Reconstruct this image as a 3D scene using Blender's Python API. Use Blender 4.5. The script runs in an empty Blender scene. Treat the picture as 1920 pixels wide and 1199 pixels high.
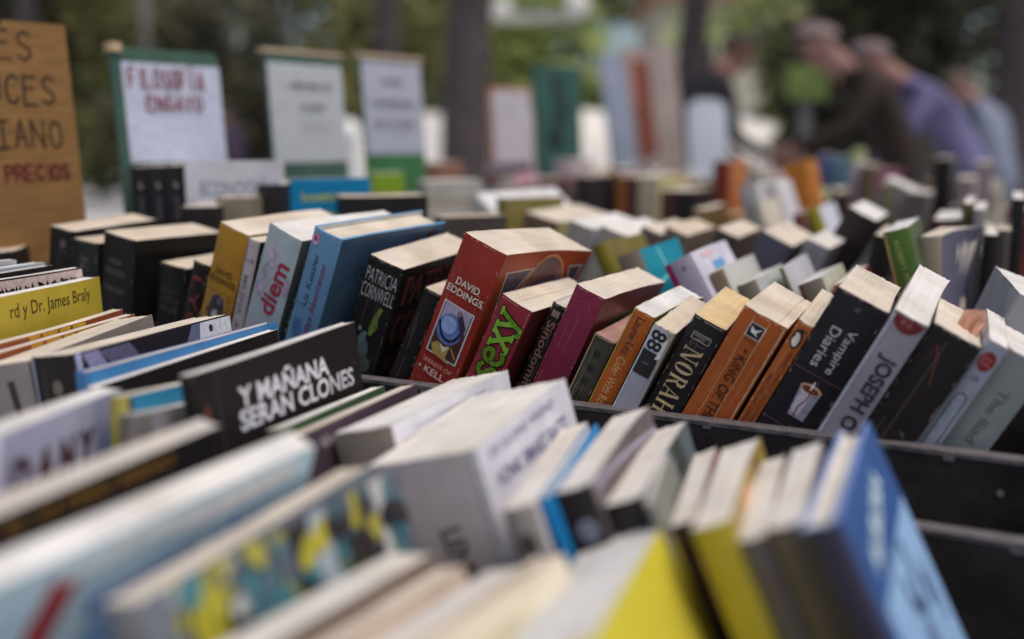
import bpy, bmesh, math, random
from mathutils import Vector, Matrix, Euler
R = math.radians
sc = bpy.context.scene
COL = sc.collection
rng = random.Random(7)

# ------------------------------------------------------------------ camera, sky, sun, exposure
cam_d = bpy.data.cameras.new('camera'); cam = bpy.data.objects.new('camera', cam_d); COL.objects.link(cam)
cam.location = (0, 0, 1.2)
cam.rotation_euler = (R(90) - math.atan(340/1867), 0, 0)
cam_d.sensor_width = 36; cam_d.lens = 36*1867/1920
cam_d.clip_start = 0.01; cam_d.clip_end = 400
cam_d.dof.use_dof = True
cam_d.dof.focus_distance = 0.665
cam_d.dof.aperture_fstop = 2.4
sc.camera = cam
world = bpy.data.worlds.new('World'); sc.world = world; world.use_nodes = True
wn = world.node_tree
sky = wn.nodes.new('ShaderNodeTexSky'); sky.sky_type = 'NISHITA'; sky.sun_disc = False
SUN_EL, SUN_AZ = 68, 128      # azimuth from +Y towards +X
sky.sun_elevation = R(SUN_EL); sky.sun_rotation = R(SUN_AZ)
sky.air_density = 1.0; sky.dust_density = 2.5; sky.ozone_density = 1.0
wn.links.new(sky.outputs[0], wn.nodes['Background'].inputs[0])
wn.nodes['Background'].inputs[1].default_value = 0.09
sun_d = bpy.data.lights.new('sun', 'SUN'); sun = bpy.data.objects.new('sun', sun_d); COL.objects.link(sun)
sun_d.energy = 2.4; sun_d.angle = R(45); sun_d.color = (1.0, 0.91, 0.80)
sdir = Vector((math.sin(R(SUN_AZ))*math.cos(R(SUN_EL)), math.cos(R(SUN_AZ))*math.cos(R(SUN_EL)), math.sin(R(SUN_EL))))
sun.rotation_euler = sdir.to_track_quat('Z', 'Y').to_euler()
sun.location = sdir*30
sc.view_settings.view_transform = 'Standard'; sc.view_settings.look = 'None'
sc.view_settings.exposure = 0.15; sc.view_settings.gamma = 1.0
sc.render.engine = 'CYCLES'
sc.cycles.use_denoising = True
sc.cycles.max_bounces = 6

# ------------------------------------------------------------------ helpers
def lin(c, g=1.0):
    out = []
    for v in c:
        v = v/255.0
        v = v/12.92 if v <= 0.04045 else ((v+0.055)/1.055)**2.4
        out.append(min(max(v*g, 0.006), 0.86))
    return tuple(out) + (1.0,)

MATS = {}
def new_mat(key):
    m = bpy.data.materials.new(key.replace('|', '_')); m.use_nodes = True
    nt = m.node_tree; return m, nt, nt.nodes['Principled BSDF'], nt.nodes, nt.links

def cover_mat(col, g=1.5, rough=0.42, wear=1.0):
    k = 'card|%s|%.2f|%.2f|%.1f' % (col, g, rough, wear)
    if k in MATS: return MATS[k]
    m, nt, p, N, L = new_mat('printed_card')
    if max(col) < 64: g = g*.62
    m_ = sum(col)/3; col = tuple(v*.88+m_*.12 for v in col)
    c = lin(col, g*.9)
    tc = N.new('ShaderNodeTexCoord'); oi = N.new('ShaderNodeObjectInfo')
    va = N.new('ShaderNodeVectorMath'); va.operation = 'ADD'; L.new(tc.outputs['Object'], va.inputs[0]); L.new(oi.outputs['Random'], va.inputs[1])
    n1 = N.new('ShaderNodeTexNoise'); n1.inputs['Scale'].default_value = 35; n1.inputs['Detail'].default_value = 6
    L.new(va.outputs[0], n1.inputs['Vector'])
    r1 = N.new('ShaderNodeMapRange'); r1.inputs[1].default_value = .3; r1.inputs[2].default_value = .7
    r1.inputs[3].default_value = .86; r1.inputs[4].default_value = 1.12
    L.new(n1.outputs[0], r1.inputs[0])
    mul = N.new('ShaderNodeVectorMath'); mul.operation = 'SCALE'
    mul.inputs[0].default_value = c[:3]; L.new(r1.outputs[0], mul.inputs['Scale'])
    # scuffs: pale rubbed specks
    n2 = N.new('ShaderNodeTexNoise'); n2.inputs['Scale'].default_value = 420; n2.inputs['Detail'].default_value = 4
    n3 = N.new('ShaderNodeTexNoise'); n3.inputs['Scale'].default_value = 45; n3.inputs['Detail'].default_value = 3
    L.new(va.outputs[0], n2.inputs['Vector']); L.new(va.outputs[0], n3.inputs['Vector'])
    mm = N.new('ShaderNodeMath'); mm.operation = 'MULTIPLY'; L.new(n2.outputs[0], mm.inputs[0]); L.new(n3.outputs[0], mm.inputs[1])
    r2 = N.new('ShaderNodeMapRange'); r2.inputs[1].default_value = .40; r2.inputs[2].default_value = .47
    r2.inputs[3].default_value = 0; r2.inputs[4].default_value = .30*wear
    L.new(mm.outputs[0], r2.inputs[0])
    mix = N.new('ShaderNodeMix'); mix.data_type = 'RGBA'
    L.new(r2.outputs[0], mix.inputs['Factor']); L.new(mul.outputs[0], mix.inputs['A'])
    lum = 0.25 + 0.4*(sum(c[:3])/3)
    mix.inputs['B'].default_value = (lum, lum*.96, lum*.9, 1)
    L.new(mix.outputs['Result'], p.inputs['Base Color'])
    r3 = N.new('ShaderNodeMapRange'); r3.inputs[3].default_value = rough-.08; r3.inputs[4].default_value = rough+.14
    L.new(n3.outputs[0], r3.inputs[0]); L.new(r3.outputs[0], p.inputs['Roughness'])
    b = N.new('ShaderNodeBump'); b.inputs['Strength'].default_value = .12; b.inputs['Distance'].default_value = .0006
    L.new(n1.outputs[0], b.inputs['Height']); L.new(b.outputs[0], p.inputs['Normal'])
    p.inputs['Specular IOR Level'].default_value = .22
    MATS[k] = m; return m

def ink_mat(col, g=1.5, rough=.45):
    k = 'ink|%s|%.2f' % (col, g)
    if k in MATS: return MATS[k]
    m, nt, p, N, L = new_mat('printed_ink')
    c = lin(col, g)
    tc = N.new('ShaderNodeTexCoord'); n1 = N.new('ShaderNodeTexNoise'); n1.inputs['Scale'].default_value = 260; n1.inputs['Detail'].default_value = 4
    L.new(tc.outputs['Object'], n1.inputs['Vector'])
    r1 = N.new('ShaderNodeMapRange'); r1.inputs[1].default_value = .3; r1.inputs[2].default_value = .7
    r1.inputs[3].default_value = .8; r1.inputs[4].default_value = 1.15
    L.new(n1.outputs[0], r1.inputs[0])
    mul = N.new('ShaderNodeVectorMath'); mul.operation = 'SCALE'; mul.inputs[0].default_value = c[:3]
    L.new(r1.outputs[0], mul.inputs['Scale']); L.new(mul.outputs[0], p.inputs['Base Color'])
    p.inputs['Roughness'].default_value = rough; p.inputs['Specular IOR Level'].default_value = .3
    MATS[k] = m; return m

PAGE = {'cream': (.66, .56, .45), 'cyan': (.02, .33, .56), 'white': (.76, .74, .72), 'warm': (.70, .62, .52), 'yellow': (.68, .52, .30), 'pale': (.84, .79, .73), 'pink': (.42, .24, .22), 'grey': (.62, .58, .55)}
def page_mat(kind):
    k = 'page|'+kind
    if k in MATS: return MATS[k]
    m, nt, p, N, L = new_mat('paper_pages_'+kind)
    c = PAGE[kind]
    tc0 = N.new('ShaderNodeTexCoord'); oi = N.new('ShaderNodeObjectInfo'); tc = N.new('ShaderNodeVectorMath'); tc.operation = 'ADD'
    L.new(tc0.outputs['Object'], tc.inputs[0]); L.new(oi.outputs['Random'], tc.inputs[1])
    mp = N.new('ShaderNodeMapping'); mp.inputs['Scale'].default_value = (4200, 22, 2.5); L.new(tc.outputs[0], mp.inputs['Vector'])
    n1 = N.new('ShaderNodeTexNoise'); n1.inputs['Scale'].default_value = 1; n1.inputs['Detail'].default_value = 3; L.new(mp.outputs[0], n1.inputs['Vector'])
    mp2 = N.new('ShaderNodeMapping'); mp2.inputs['Scale'].default_value = (1500, 8, 2); L.new(tc.outputs[0], mp2.inputs['Vector'])
    n2 = N.new('ShaderNodeTexNoise'); n2.inputs['Scale'].default_value = 1; n2.inputs['Detail'].default_value = 4; L.new(mp2.outputs[0], n2.inputs['Vector'])
    n3 = N.new('ShaderNodeTexNoise'); n3.inputs['Scale'].default_value = 28; n3.inputs['Detail'].default_value = 5; L.new(tc.outputs[0], n3.inputs['Vector'])
    a = N.new('ShaderNodeMath'); a.operation = 'ADD'; L.new(n1.outputs[0], a.inputs[0]); L.new(n2.outputs[0], a.inputs[1])
    r = N.new('ShaderNodeMapRange'); r.inputs[1].default_value = .72; r.inputs[2].default_value = 1.2; r.inputs[3].default_value = .90; r.inputs[4].default_value = 1.04
    L.new(a.outputs[0], r.inputs[0])
    r4 = N.new('ShaderNodeMapRange'); r4.inputs[1].default_value = .3; r4.inputs[2].default_value = .7; r4.inputs[3].default_value = .78; r4.inputs[4].default_value = 1.06
    L.new(n3.outputs[0], r4.inputs[0])
    mu = N.new('ShaderNodeMath'); mu.operation = 'MULTIPLY'; L.new(r.outputs[0], mu.inputs[0]); L.new(r4.outputs[0], mu.inputs[1])
    mul = N.new('ShaderNodeVectorMath'); mul.operation = 'SCALE'; 
    n5 = N.new('ShaderNodeTexNoise'); n5.inputs['Scale'].default_value = 17; n5.inputs['Detail'].default_value = 4; L.new(tc.outputs[0], n5.inputs['Vector'])
    r5 = N.new('ShaderNodeMapRange'); r5.inputs[1].default_value = .46; r5.inputs[2].default_value = .72; r5.inputs[4].default_value = .55; L.new(n5.outputs[0], r5.inputs[0])
    mx = N.new('ShaderNodeMix'); mx.data_type = 'RGBA'; L.new(r5.outputs[0], mx.inputs['Factor']); mx.inputs['A'].default_value = c+(1,); mx.inputs['B'].default_value = (c[0]*.86, c[1]*.76, c[2]*.62, 1)
    L.new(mx.outputs['Result'], mul.inputs[0])
    L.new(mu.outputs[0], mul.inputs['Scale']); L.new(mul.outputs[0], p.inputs['Base Color'])
    p.inputs['Roughness'].default_value = .9; p.inputs['Specular IOR Level'].default_value = .1
    b = N.new('ShaderNodeBump'); b.inputs['Strength'].default_value = .35; b.inputs['Distance'].default_value = .0008
    L.new(a.outputs[0], b.inputs['Height']); L.new(b.outputs[0], p.inputs['Normal'])
    MATS[k] = m; return m

def simple_mat(key, col, rough=.7, scale=8, var=.25, bump=.2, stretch=(1, 1, 1), lo=None, spec=.3):
    k = 'simple|'+key
    if k in MATS: return MATS[k]
    m, nt, p, N, L = new_mat(key)
    tc = N.new('ShaderNodeTexCoord'); mp = N.new('ShaderNodeMapping'); mp.inputs['Scale'].default_value = stretch
    L.new(tc.outputs['Object'], mp.inputs['Vector'])
    n = N.new('ShaderNodeTexNoise'); n.inputs['Scale'].default_value = scale; n.inputs['Detail'].default_value = 6; L.new(mp.outputs[0], n.inputs['Vector'])
    rp = N.new('ShaderNodeValToRGB')
    rp.color_ramp.elements[0].position = .3; rp.color_ramp.elements[1].position = .7
    rp.color_ramp.elements[0].color = tuple(v*(1-var) for v in col)+(1,) if lo is None else tuple(lo)+(1,)
    rp.color_ramp.elements[1].color = tuple(min(v*(1+var), .9) for v in col)+(1,)
    L.new(n.outputs[0], rp.inputs[0]); L.new(rp.outputs[0], p.inputs['Base Color'])
    p.inputs['Roughness'].default_value = rough; p.inputs['Specular IOR Level'].default_value = spec
    if bump:
        b = N.new('ShaderNodeBump'); b.inputs['Strength'].default_value = bump; b.inputs['Distance'].default_value = .003
        L.new(n.outputs[0], b.inputs['Height']); L.new(b.outputs[0], p.inputs['Normal'])
    MATS[k] = m; return m

def tag(o, label=None, cat=None, group=None, kind=None):
    if label: o['label'] = label
    if cat: o['category'] = cat
    if group: o['group'] = group
    if kind: o['kind'] = kind
    return o

def empty(name, loc, rot=(0, 0, 0)):
    o = bpy.data.objects.new(name, None); COL.objects.link(o)
    o.location = loc; o.rotation_euler = rot; o.empty_display_size = .02
    return o

class MB:
    """collects faces; builds ONE mesh object with material slots"""
    def __init__(s): s.v = []; s.f = []; s.m = []; s.mats = []; s.smooth = []
    def slot(s, mat):
        if mat not in s.mats: s.mats.append(mat)
        return s.mats.index(mat)
    def face(s, pts, mat, smooth=False):
        i = len(s.v); s.v += [tuple(p) for p in pts]; s.f.append(tuple(range(i, i+len(pts)))); s.m.append(s.slot(mat)); s.smooth.append(smooth)
    def mesh(s, verts, faces, mat, smooth=False):
        i = len(s.v); s.v += [tuple(p) for p in verts]; k = s.slot(mat)
        for f in faces: s.f.append(tuple(i+j for j in f)); s.m.append(k); s.smooth.append(smooth)
    def box(s, x0, x1, y0, y1, z0, z1, mat):
        v = [(x, y, z) for z in (z0, z1) for y in (y0, y1) for x in (x0, x1)]
        s.mesh(v, [(0, 2, 3, 1), (4, 5, 7, 6), (0, 1, 5, 4), (2, 6, 7, 3), (0, 4, 6, 2), (1, 3, 7, 5)], mat)
    def tube(s, p0, p1, r0, r1, mat, n=8, cap=True):
        p0, p1 = Vector(p0), Vector(p1); d = (p1-p0).normalized()
        a = d.orthogonal().normalized(); b = d.cross(a); v = []
        for p, r in ((p0, r0), (p1, r1)):
            for i in range(n):
                t = 2*math.pi*i/n; v.append(p+a*math.cos(t)*r+b*math.sin(t)*r)
        f = [(i, (i+1) % n, n+(i+1) % n, n+i) for i in range(n)]
        s.mesh(v, f, mat, True)
        if cap: s.face(v[:n][::-1], mat); s.face(v[n:], mat)
    def build(s, name, parent=None, bevel=0, merge=False):
        me = bpy.data.meshes.new(name); me.from_pydata(s.v, [], s.f)
        for m in s.mats: me.materials.append(m)
        me.polygons.foreach_set('material_index', s.m); me.polygons.foreach_set('use_smooth', s.smooth)
        if merge:
            bm = bmesh.new(); bm.from_mesh(me); bmesh.ops.remove_doubles(bm, verts=bm.verts, dist=1e-5); bm.to_mesh(me); bm.free()
        me.update()
        o = bpy.data.objects.new(name, me); COL.objects.link(o)
        if parent: o.parent = parent
        if bevel:
            md = o.modifiers.new('bevel', 'BEVEL'); md.width = bevel; md.segments = 2; md.limit_method = 'ANGLE'
        return o

# ------------------------------------------------------------------ lettering
TXT = {}
def text_shape(body, bold=0.0):
    """unit-box outline of a word in the built-in font: x 0..1, y 0..1, plus aspect"""
    k = (body, bold)
    if k in TXT: return TXT[k]
    cu = bpy.data.curves.new('t', 'FONT'); cu.body = body; cu.offset = bold; cu.resolution_u = 3; cu.size = 1
    o = bpy.data.objects.new('t', cu); COL.objects.link(o)
    dg = bpy.context.evaluated_depsgraph_get()
    me = bpy.data.meshes.new_from_object(o.evaluated_get(dg))
    v = [p.co.copy() for p in me.vertices]; f = [tuple(p.vertices) for p in me.polygons]
    bpy.data.objects.remove(o); bpy.data.curves.remove(cu); bpy.data.meshes.remove(me)
    x0 = min(p.x for p in v); x1 = max(p.x for p in v); y0 = min(p.y for p in v); y1 = max(p.y for p in v)
    v = [((p.x-x0)/(x1-x0)-.5, (p.y-y0)/(y1-y0)-.5) for p in v]
    TXT[k] = (v, f); return TXT[k]

# pen strokes for hand-lettered signs: unit cell, y up
STROKE = {
 'A': [[(0, 0), (.5, 1), (1, 0)], [(.2, .38), (.8, .38)]], 'C': [[(1, .85), (.6, 1), (.15, .8), (0, .45), (.2, .08), (.6, 0), (1, .18)]],
 'E': [[(.95, 1), (0, 1), (0, 0), (1, 0)], [(0, .52), (.8, .52)]], 'F': [[(1, 1), (0, 1), (0, 0)], [(0, .52), (.75, .52)]],
 'I': [[(.5, 1), (.5, 0)]], 'J': [[(.1, 1), (.9, 1)], [(.6, 1), (.6, .2), (.3, 0), (0, .2)]], 'L': [[(0, 1), (0, 0), (.9, 0)]],
 'N': [[(0, 0), (0, 1), (1, 0), (1, 1)]], 'O': [[(.5, 1), (.1, .8), (0, .45), (.15, .1), (.5, 0), (.88, .15), (1, .5), (.85, .85), (.5, 1)]],
 'P': [[(0, 0), (0, 1), (.7, 1), (1, .76), (.7, .5), (0, .5)]], 'R': [[(0, 0), (0, 1), (.7, 1), (.95, .76), (.7, .5), (0, .5)], [(.45, .5), (1, 0)]],
 'S': [[(.95, .88), (.5, 1), (.1, .82), (.2, .58), (.8, .42), (.95, .18), (.5, 0), (0, .14)]], 'U': [[(0, 1), (.05, .25), (.4, 0), (.85, .2), (.95, 1)]],
 'Y': [[(0, 1), (.5, .5), (1, 1)], [(.5, .5), (.5, 0)]], 'T': [[(0, 1), (1, 1)], [(.5, 1), (.5, 0)]], 'serifI': [[(0, 1), (1, 1)], [(.5, 1), (.5, 0)], [(0, 0), (1, 0)]],
 'acute': [[(.4, 1.18), (.65, 1.4)]]}

def art_polys(items):
    """turn art items into (list of 2-D polygons, material) layers; coordinates in mm, v downwards"""
    out = []
    for it in items:
        k = it[0]
        if k == 't':      # text, centre u v, length, height, angle, colour [, bold]
            _, body, u, v, w, h, ang, col = it[:8]; bold = it[8] if len(it) > 8 else 0.0
            vs, fs = text_shape(body, bold); c, s = math.cos(R(ang)), math.sin(R(ang))
            pts = [(u+(x*w*c-y*h*s), v-(x*w*s+y*h*c)) for x, y in vs]
            out.append((pts, fs, col))
        elif k == 'r':    # rectangle centre, w, h, angle, colour
            _, u, v, w, h, ang, col = it; c, s = math.cos(R(ang)), math.sin(R(ang))
            pts = [(u+(x*w*c-y*h*s), v-(x*w*s+y*h*c)) for x, y in ((-.5, -.5), (.5, -.5), (.5, .5), (-.5, .5))]
            out.append((pts, [(0, 1, 2, 3)], col))
        elif k == 'e':    # ellipse
            _, u, v, w, h, ang, col = it; c, s = math.cos(R(ang)), math.sin(R(ang)); n = 28
            pts = []
            for i in range(n):
                x, y = math.cos(2*math.pi*i/n)/2, math.sin(2*math.pi*i/n)/2
                pts.append((u+(x*w*c-y*h*s), v-(x*w*s+y*h*c)))
            out.append((pts, [tuple(range(n))], col))
        elif k == 'p':    # polygon
            out.append((it[1], [tuple(range(len(it[1])))], it[2]))
        elif k == 'l':    # pen line: points, width, colour
            _, pts, w, col = it; vs = []; fs = []
            for i in range(len(pts)-1):
                (x0, y0), (x1, y1) = pts[i], pts[i+1]; d = math.hypot(x1-x0, y1-y0) or 1
                nx, ny = -(y1-y0)/d*w/2, (x1-x0)/d*w/2; ex, ey = (x1-x0)/d*w*.4, (y1-y0)/d*w*.4
                b = len(vs); vs += [(x0+nx-ex, y0+ny-ey), (x0-nx-ex, y0-ny-ey), (x1-nx+ex, y1-ny+ey), (x1+nx+ex, y1+ny+ey)]; fs.append((b, b+1, b+2, b+3))
            out.append((vs, fs, col))
        elif k == 'c':    # smooth pen curve
            pts = it[1]
            for _ in range(2):
                q = [pts[0]]
                for a, b in zip(pts[:-1], pts[1:]): q += [(a[0]*.75+b[0]*.25, a[1]*.75+b[1]*.25), (a[0]*.25+b[0]*.75, a[1]*.25+b[1]*.75)]
                pts = q+[pts[-1]]
            out += art_polys([('l', pts, it[2], it[3])])
        elif k == 'o':    # open frame: rectangle outline
            _, u, v, w, h, lw, col = it
            out += art_polys([('l', [(u-w/2, v-h/2), (u+w/2, v-h/2), (u+w/2, v+h/2), (u-w/2, v+h/2), (u-w/2, v-h/2)], lw, col)])
        elif k == 'h':    # hand lettering: word, left u, baseline v, letter w, letter h, gap, pen, colour
            _, word, u, v, w, h, gap, pen, col = it; x = u
            for ch in word:
                acc = ch in 'ÉÍ'; base = {'É': 'E', 'Í': 'I', '|': 'serifI'}.get(ch, ch)
                for ln in STROKE[base]+(STROKE['acute'] if acc else []):
                    jx, jy = rng.uniform(-.05, .05)*w, rng.uniform(-.05, .05)*h
                    out += art_polys([('l', [(x+a*w+jx+rng.uniform(-.03, .03)*w, v-b*h+jy) for a, b in ln], pen, col)])
                x += (w if ch != 'I' else w*.6)+gap
    return out

def strips(pts, fs, T, n):
    """cut faces along the facets of the rounded spine so print follows its curve"""
    out = []
    for f in fs:
        P = [pts[i] for i in f]; lo = min(p[0] for p in P); hi = max(p[0] for p in P)
        i0, i1 = max(0, min(n-1, int(lo/T*n))), max(0, min(n-1, int(hi/T*n-1e-9)))
        for i in range(i0, i1+1):
            q = P
            for lim, sg in ((T*i/n, 1), (T*(i+1)/n, -1)):
                if (i == i0 and sg == 1) or (i == i1 and sg == -1): continue
                r = []
                for k in range(len(q)):
                    a, b = q[k-1], q[k]; da, db = (a[0]-lim)*sg, (b[0]-lim)*sg
                    if (da < 0) != (db < 0): t = da/(da-db); r.append((lim, a[1]+(b[1]-a[1])*t))
                    if db >= 0: r.append(b)
                q = r
                if len(q) < 3: break
            if len(q) >= 3: out.append(q)
    return out

# ------------------------------------------------------------------ books
def book(base, rot, dim, cover, spine=None, page='cream', hard=False, art_s=(), art_c=(), edge=None, bulge=.0012, flare=0.0, bend=0.0,
         gs=1.6, gc=1.35, rough=.42, name='paperback_book', label=None, group=None, cat='book', wear=1.0, back=None, jag=0.0, seed=None, scuff=0.0):
    T, D, H = dim
    r_ = random.Random(seed if seed is not None else label or name)
    spine = spine or cover
    root = empty(name, base, tuple(R(a) for a in (rot[2], rot[1], -rot[0])))
    tag(root, label, cat, group)
    c = min(.0024 if hard else .0006, T*.22)
    ov = .003 if hard else 0.0
    wob = [r_.uniform(-1, 1) for _ in range(6)]
    bend += wob[0]*.0006
    def dfm(x, y, z):
        t = y/D; zz = z/H
        xx = x + bend*t*t*1.0*zz + .0004*wob[1]*math.sin(3*t+wob[2])*zz
        if flare and t > .45:
            k = ((t-.45)/.55)**2*max(0, (zz-.5)/.5)**2
            xx += flare*k*(x/T)
        zt = z + (.0006*wob[3]*math.sin(4*t+3*wob[4]))*max(0, zz-.8)*5
        return (xx, y, zt)
    m_sp = cover_mat(spine, gs, rough, wear); m_cv = cover_mat(cover, gc, rough, wear); m_bk = cover_mat(back, gc, rough, wear) if back else m_cv
    if edge is None: edge = spine if hard else tuple(int(a*.18+b*.82) for a, b in zip(cover, (215, 205, 195)))
    m_ed = cover_mat(edge, 1.2, .6, .5); m_in = page_mat('white')
    NY = 10 if (flare or abs(bend) > .0015) else 5
    NX = 6
    zs = [0, H*.5, H*.75, H*.9, H] if (flare or bend) else [0, H*.6, H]
    def byl(x):
        t = min(max(x/T, 0), 1)*NX; i = min(int(t), NX-1); f = t-i
        return by(T*i/NX)*(1-f)+by(T*(i+1)/NX)*f
    def by(x): return -bulge*math.sin(math.pi*min(max(x/T, 0), 1))
    # boards
    mb = MB()
    ys = [c*.6 + (D-c*.6)*i/NY for i in range(NY+1)]
    for side in (0, 1):
        xo = 0.0 if side == 0 else T; xi = c if side == 0 else T-c
        mo = m_bk if side == 0 else m_cv
        O = [[dfm(xo, y, z + (jag*r_.uniform(-1, .3) if (jag and k == len(zs)-1) else 0)) for y in ys] for k, z in enumerate(zs)]
        I = [[dfm(xi, y, z) for y in ys] for z in zs]
        for k in range(len(zs)-1):
            for j in range(NY):
                q = [O[k][j], O[k][j+1], O[k+1][j+1], O[k+1][j]]; w = [I[k][j], I[k+1][j], I[k+1][j+1], I[k][j+1]]
                if side == 0: q = q[::-1]; w = w[::-1]
                mb.face(q, mo, True); mb.face(w, m_in)
        K = len(zs)-1
        for j in range(NY):
            q = [O[K][j], O[K][j+1], I[K][j+1], I[K][j]]; mb.face(q if side else q[::-1], m_ed)
            q = [O[0][j], I[0][j], I[0][j+1], O[0][j+1]]; mb.face(q, m_ed)
        for k in range(K):
            mb.face([O[k][NY], O[k+1][NY], I[k+1][NY], I[k][NY]], m_ed)
    lay = 0
    for pts, fs, col in art_polys(art_c):
        lay += 1; off = .00006*lay+.0002
        for q in strips(pts, fs, D*1000, NY):
            mb.face([dfm(T+off, min(max(u/1000, .0005), D-.0005), min(max(H-v/1000, 0), H-.0004)) for u, v in q], ink_mat(col, gc))
    mb.build('cover', root)
    # spine
    mb = MB()
    xs = [T*i/NX for i in range(NX+1)]
    ys_o = [by(x) for x in xs]; ys_o[0] += c*.6; ys_o[-1] += c*.6
    jz = [jag*r_.uniform(-1.2, .6) if jag else r_.uniform(-.0003, .0003) for _ in xs]
    O = [[dfm(x, y, z+(jz[i] if k == len(zs)-1 else 0)) for i, (x, y) in enumerate(zip(xs, ys_o))] for k, z in enumerate(zs)]
    I = [[dfm(min(max(x, c), T-c), by(x)+c, z+(jz[i] if k == len(zs)-1 else 0)) for i, x in enumerate(xs)] for k, z in enumerate(zs)]
    K = len(zs)-1
    for k in range(K):
        for i in range(NX):
            mb.face([O[k][i], O[k][i+1], O[k+1][i+1], O[k+1][i]], m_sp, True)
            mb.face([I[k][i], I[k+1][i], I[k+1][i+1], I[k][i+1]], m_in)
    for i in range(NX): mb.face([O[K][i], O[K][i+1], I[K][i+1], I[K][i]], m_ed)
    if scuff:
        art_s = list(art_s); Tm = T*1000
        tint = tuple(int(a*.45+b*.55) for a, b in zip(spine, (196, 184, 170)))
        for i in range(int(26*scuff)):
            u = r_.choice((r_.uniform(0, .9), Tm-r_.uniform(0, .9))); v = r_.uniform(.4, 110)**1.0; w_ = r_.uniform(.12, .5); l_ = r_.uniform(.5, 4.5)
            art_s.append(('p', [(u-w_, v), (u+w_*r_.uniform(.1, 1), v+l_*.3), (u+w_*.6, v+l_), (u-w_*.7, v+l_*.8)], tint))
        for i in range(int(8*scuff)):
            u = r_.uniform(0, Tm); w_ = r_.uniform(.5, 2.5)
            art_s.append(('p', [(u-w_, .3), (u+w_, .3), (u+w_*.5, r_.uniform(.6, 1.3)), (u-w_*.4, r_.uniform(.6, 1.1))], tint))
        for i in range(int(3*scuff)):
            u = r_.uniform(.15, .85)*Tm; v = r_.uniform(5, 90); L_ = r_.uniform(8, 40)
            art_s.append(('l', [(u+r_.uniform(-.3, .3), v+L_*k/4) for k in range(5)], .14, tint))
    lay = 0
    for pts, fs, col in art_polys(art_s):
        lay += 1; off = .00003*lay+.00025
        for q in strips(pts, fs, T*1000, NX):
            mb.face([dfm(min(max(u/1000, .0004), T-.0004), byl(u/1000)-off, min(H-v/1000, H-.0004)) for u, v in q], ink_mat(col, gs))
    mb.build('spine', root)
    # page block
    mb = MB(); mp = page_mat(page)
    px0, px1, py0, py1, pz0, pz1 = c, T-c, c, D-(.004 if hard else .0008), (.003 if hard else .0005), H-(.0032 if hard else .0002)
    nx, ny = max(3, int(T*1000/(1.1 if scuff else 3))), 8
    gx = [px0+(px1-px0)*i/nx for i in range(nx+1)]
    col_off = [r_.uniform(-.00022, .00018)-(r_.random() < .06)*r_.uniform(.0003, .0007)*(1 if scuff else 0) for _ in gx]
    top = [[dfm(x, py0+by(x)*(1-j/ny)+(py1-py0)*j/ny, pz1+col_off[i]+r_.uniform(-.00012, .00012)) for j in range(ny+1)] for i, x in enumerate(gx)]
    bot = [[dfm(x, py0+by(x)*(1-j/ny)+(py1-py0)*j/ny, pz0) for j in range(ny+1)] for i, x in enumerate(gx)]
    mid = [[dfm(x, py0+by(x)*(1-j/ny)+(py1-py0)*j/ny, H*.75) for j in range(ny+1)] for i, x in enumerate(gx)]
    for i in range(nx):
        for j in range(ny):
            mb.face([top[i][j], top[i+1][j], top[i+1][j+1], top[i][j+1]], mp)
        for a, b in ((mid, top), (bot, mid)):
            mb.face([a[i][ny], b[i][ny], b[i+1][ny], a[i+1][ny]], mp)
            mb.face([a[i][0], a[i+1][0], b[i+1][0], b[i][0]], mp)
        mb.face([bot[i][0], bot[i][ny], bot[i+1][ny], bot[i+1][0]], mp)
    for j in range(ny):
        for a, b in ((mid, top), (bot, mid)):
            mb.face([a[0][j], b[0][j], b[0][j+1], a[0][j+1]], mp); mb.face([a[nx][j], a[nx][j+1], b[nx][j+1], b[nx][j]], mp)
    mb.build('page_block', root)
    return root
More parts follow.
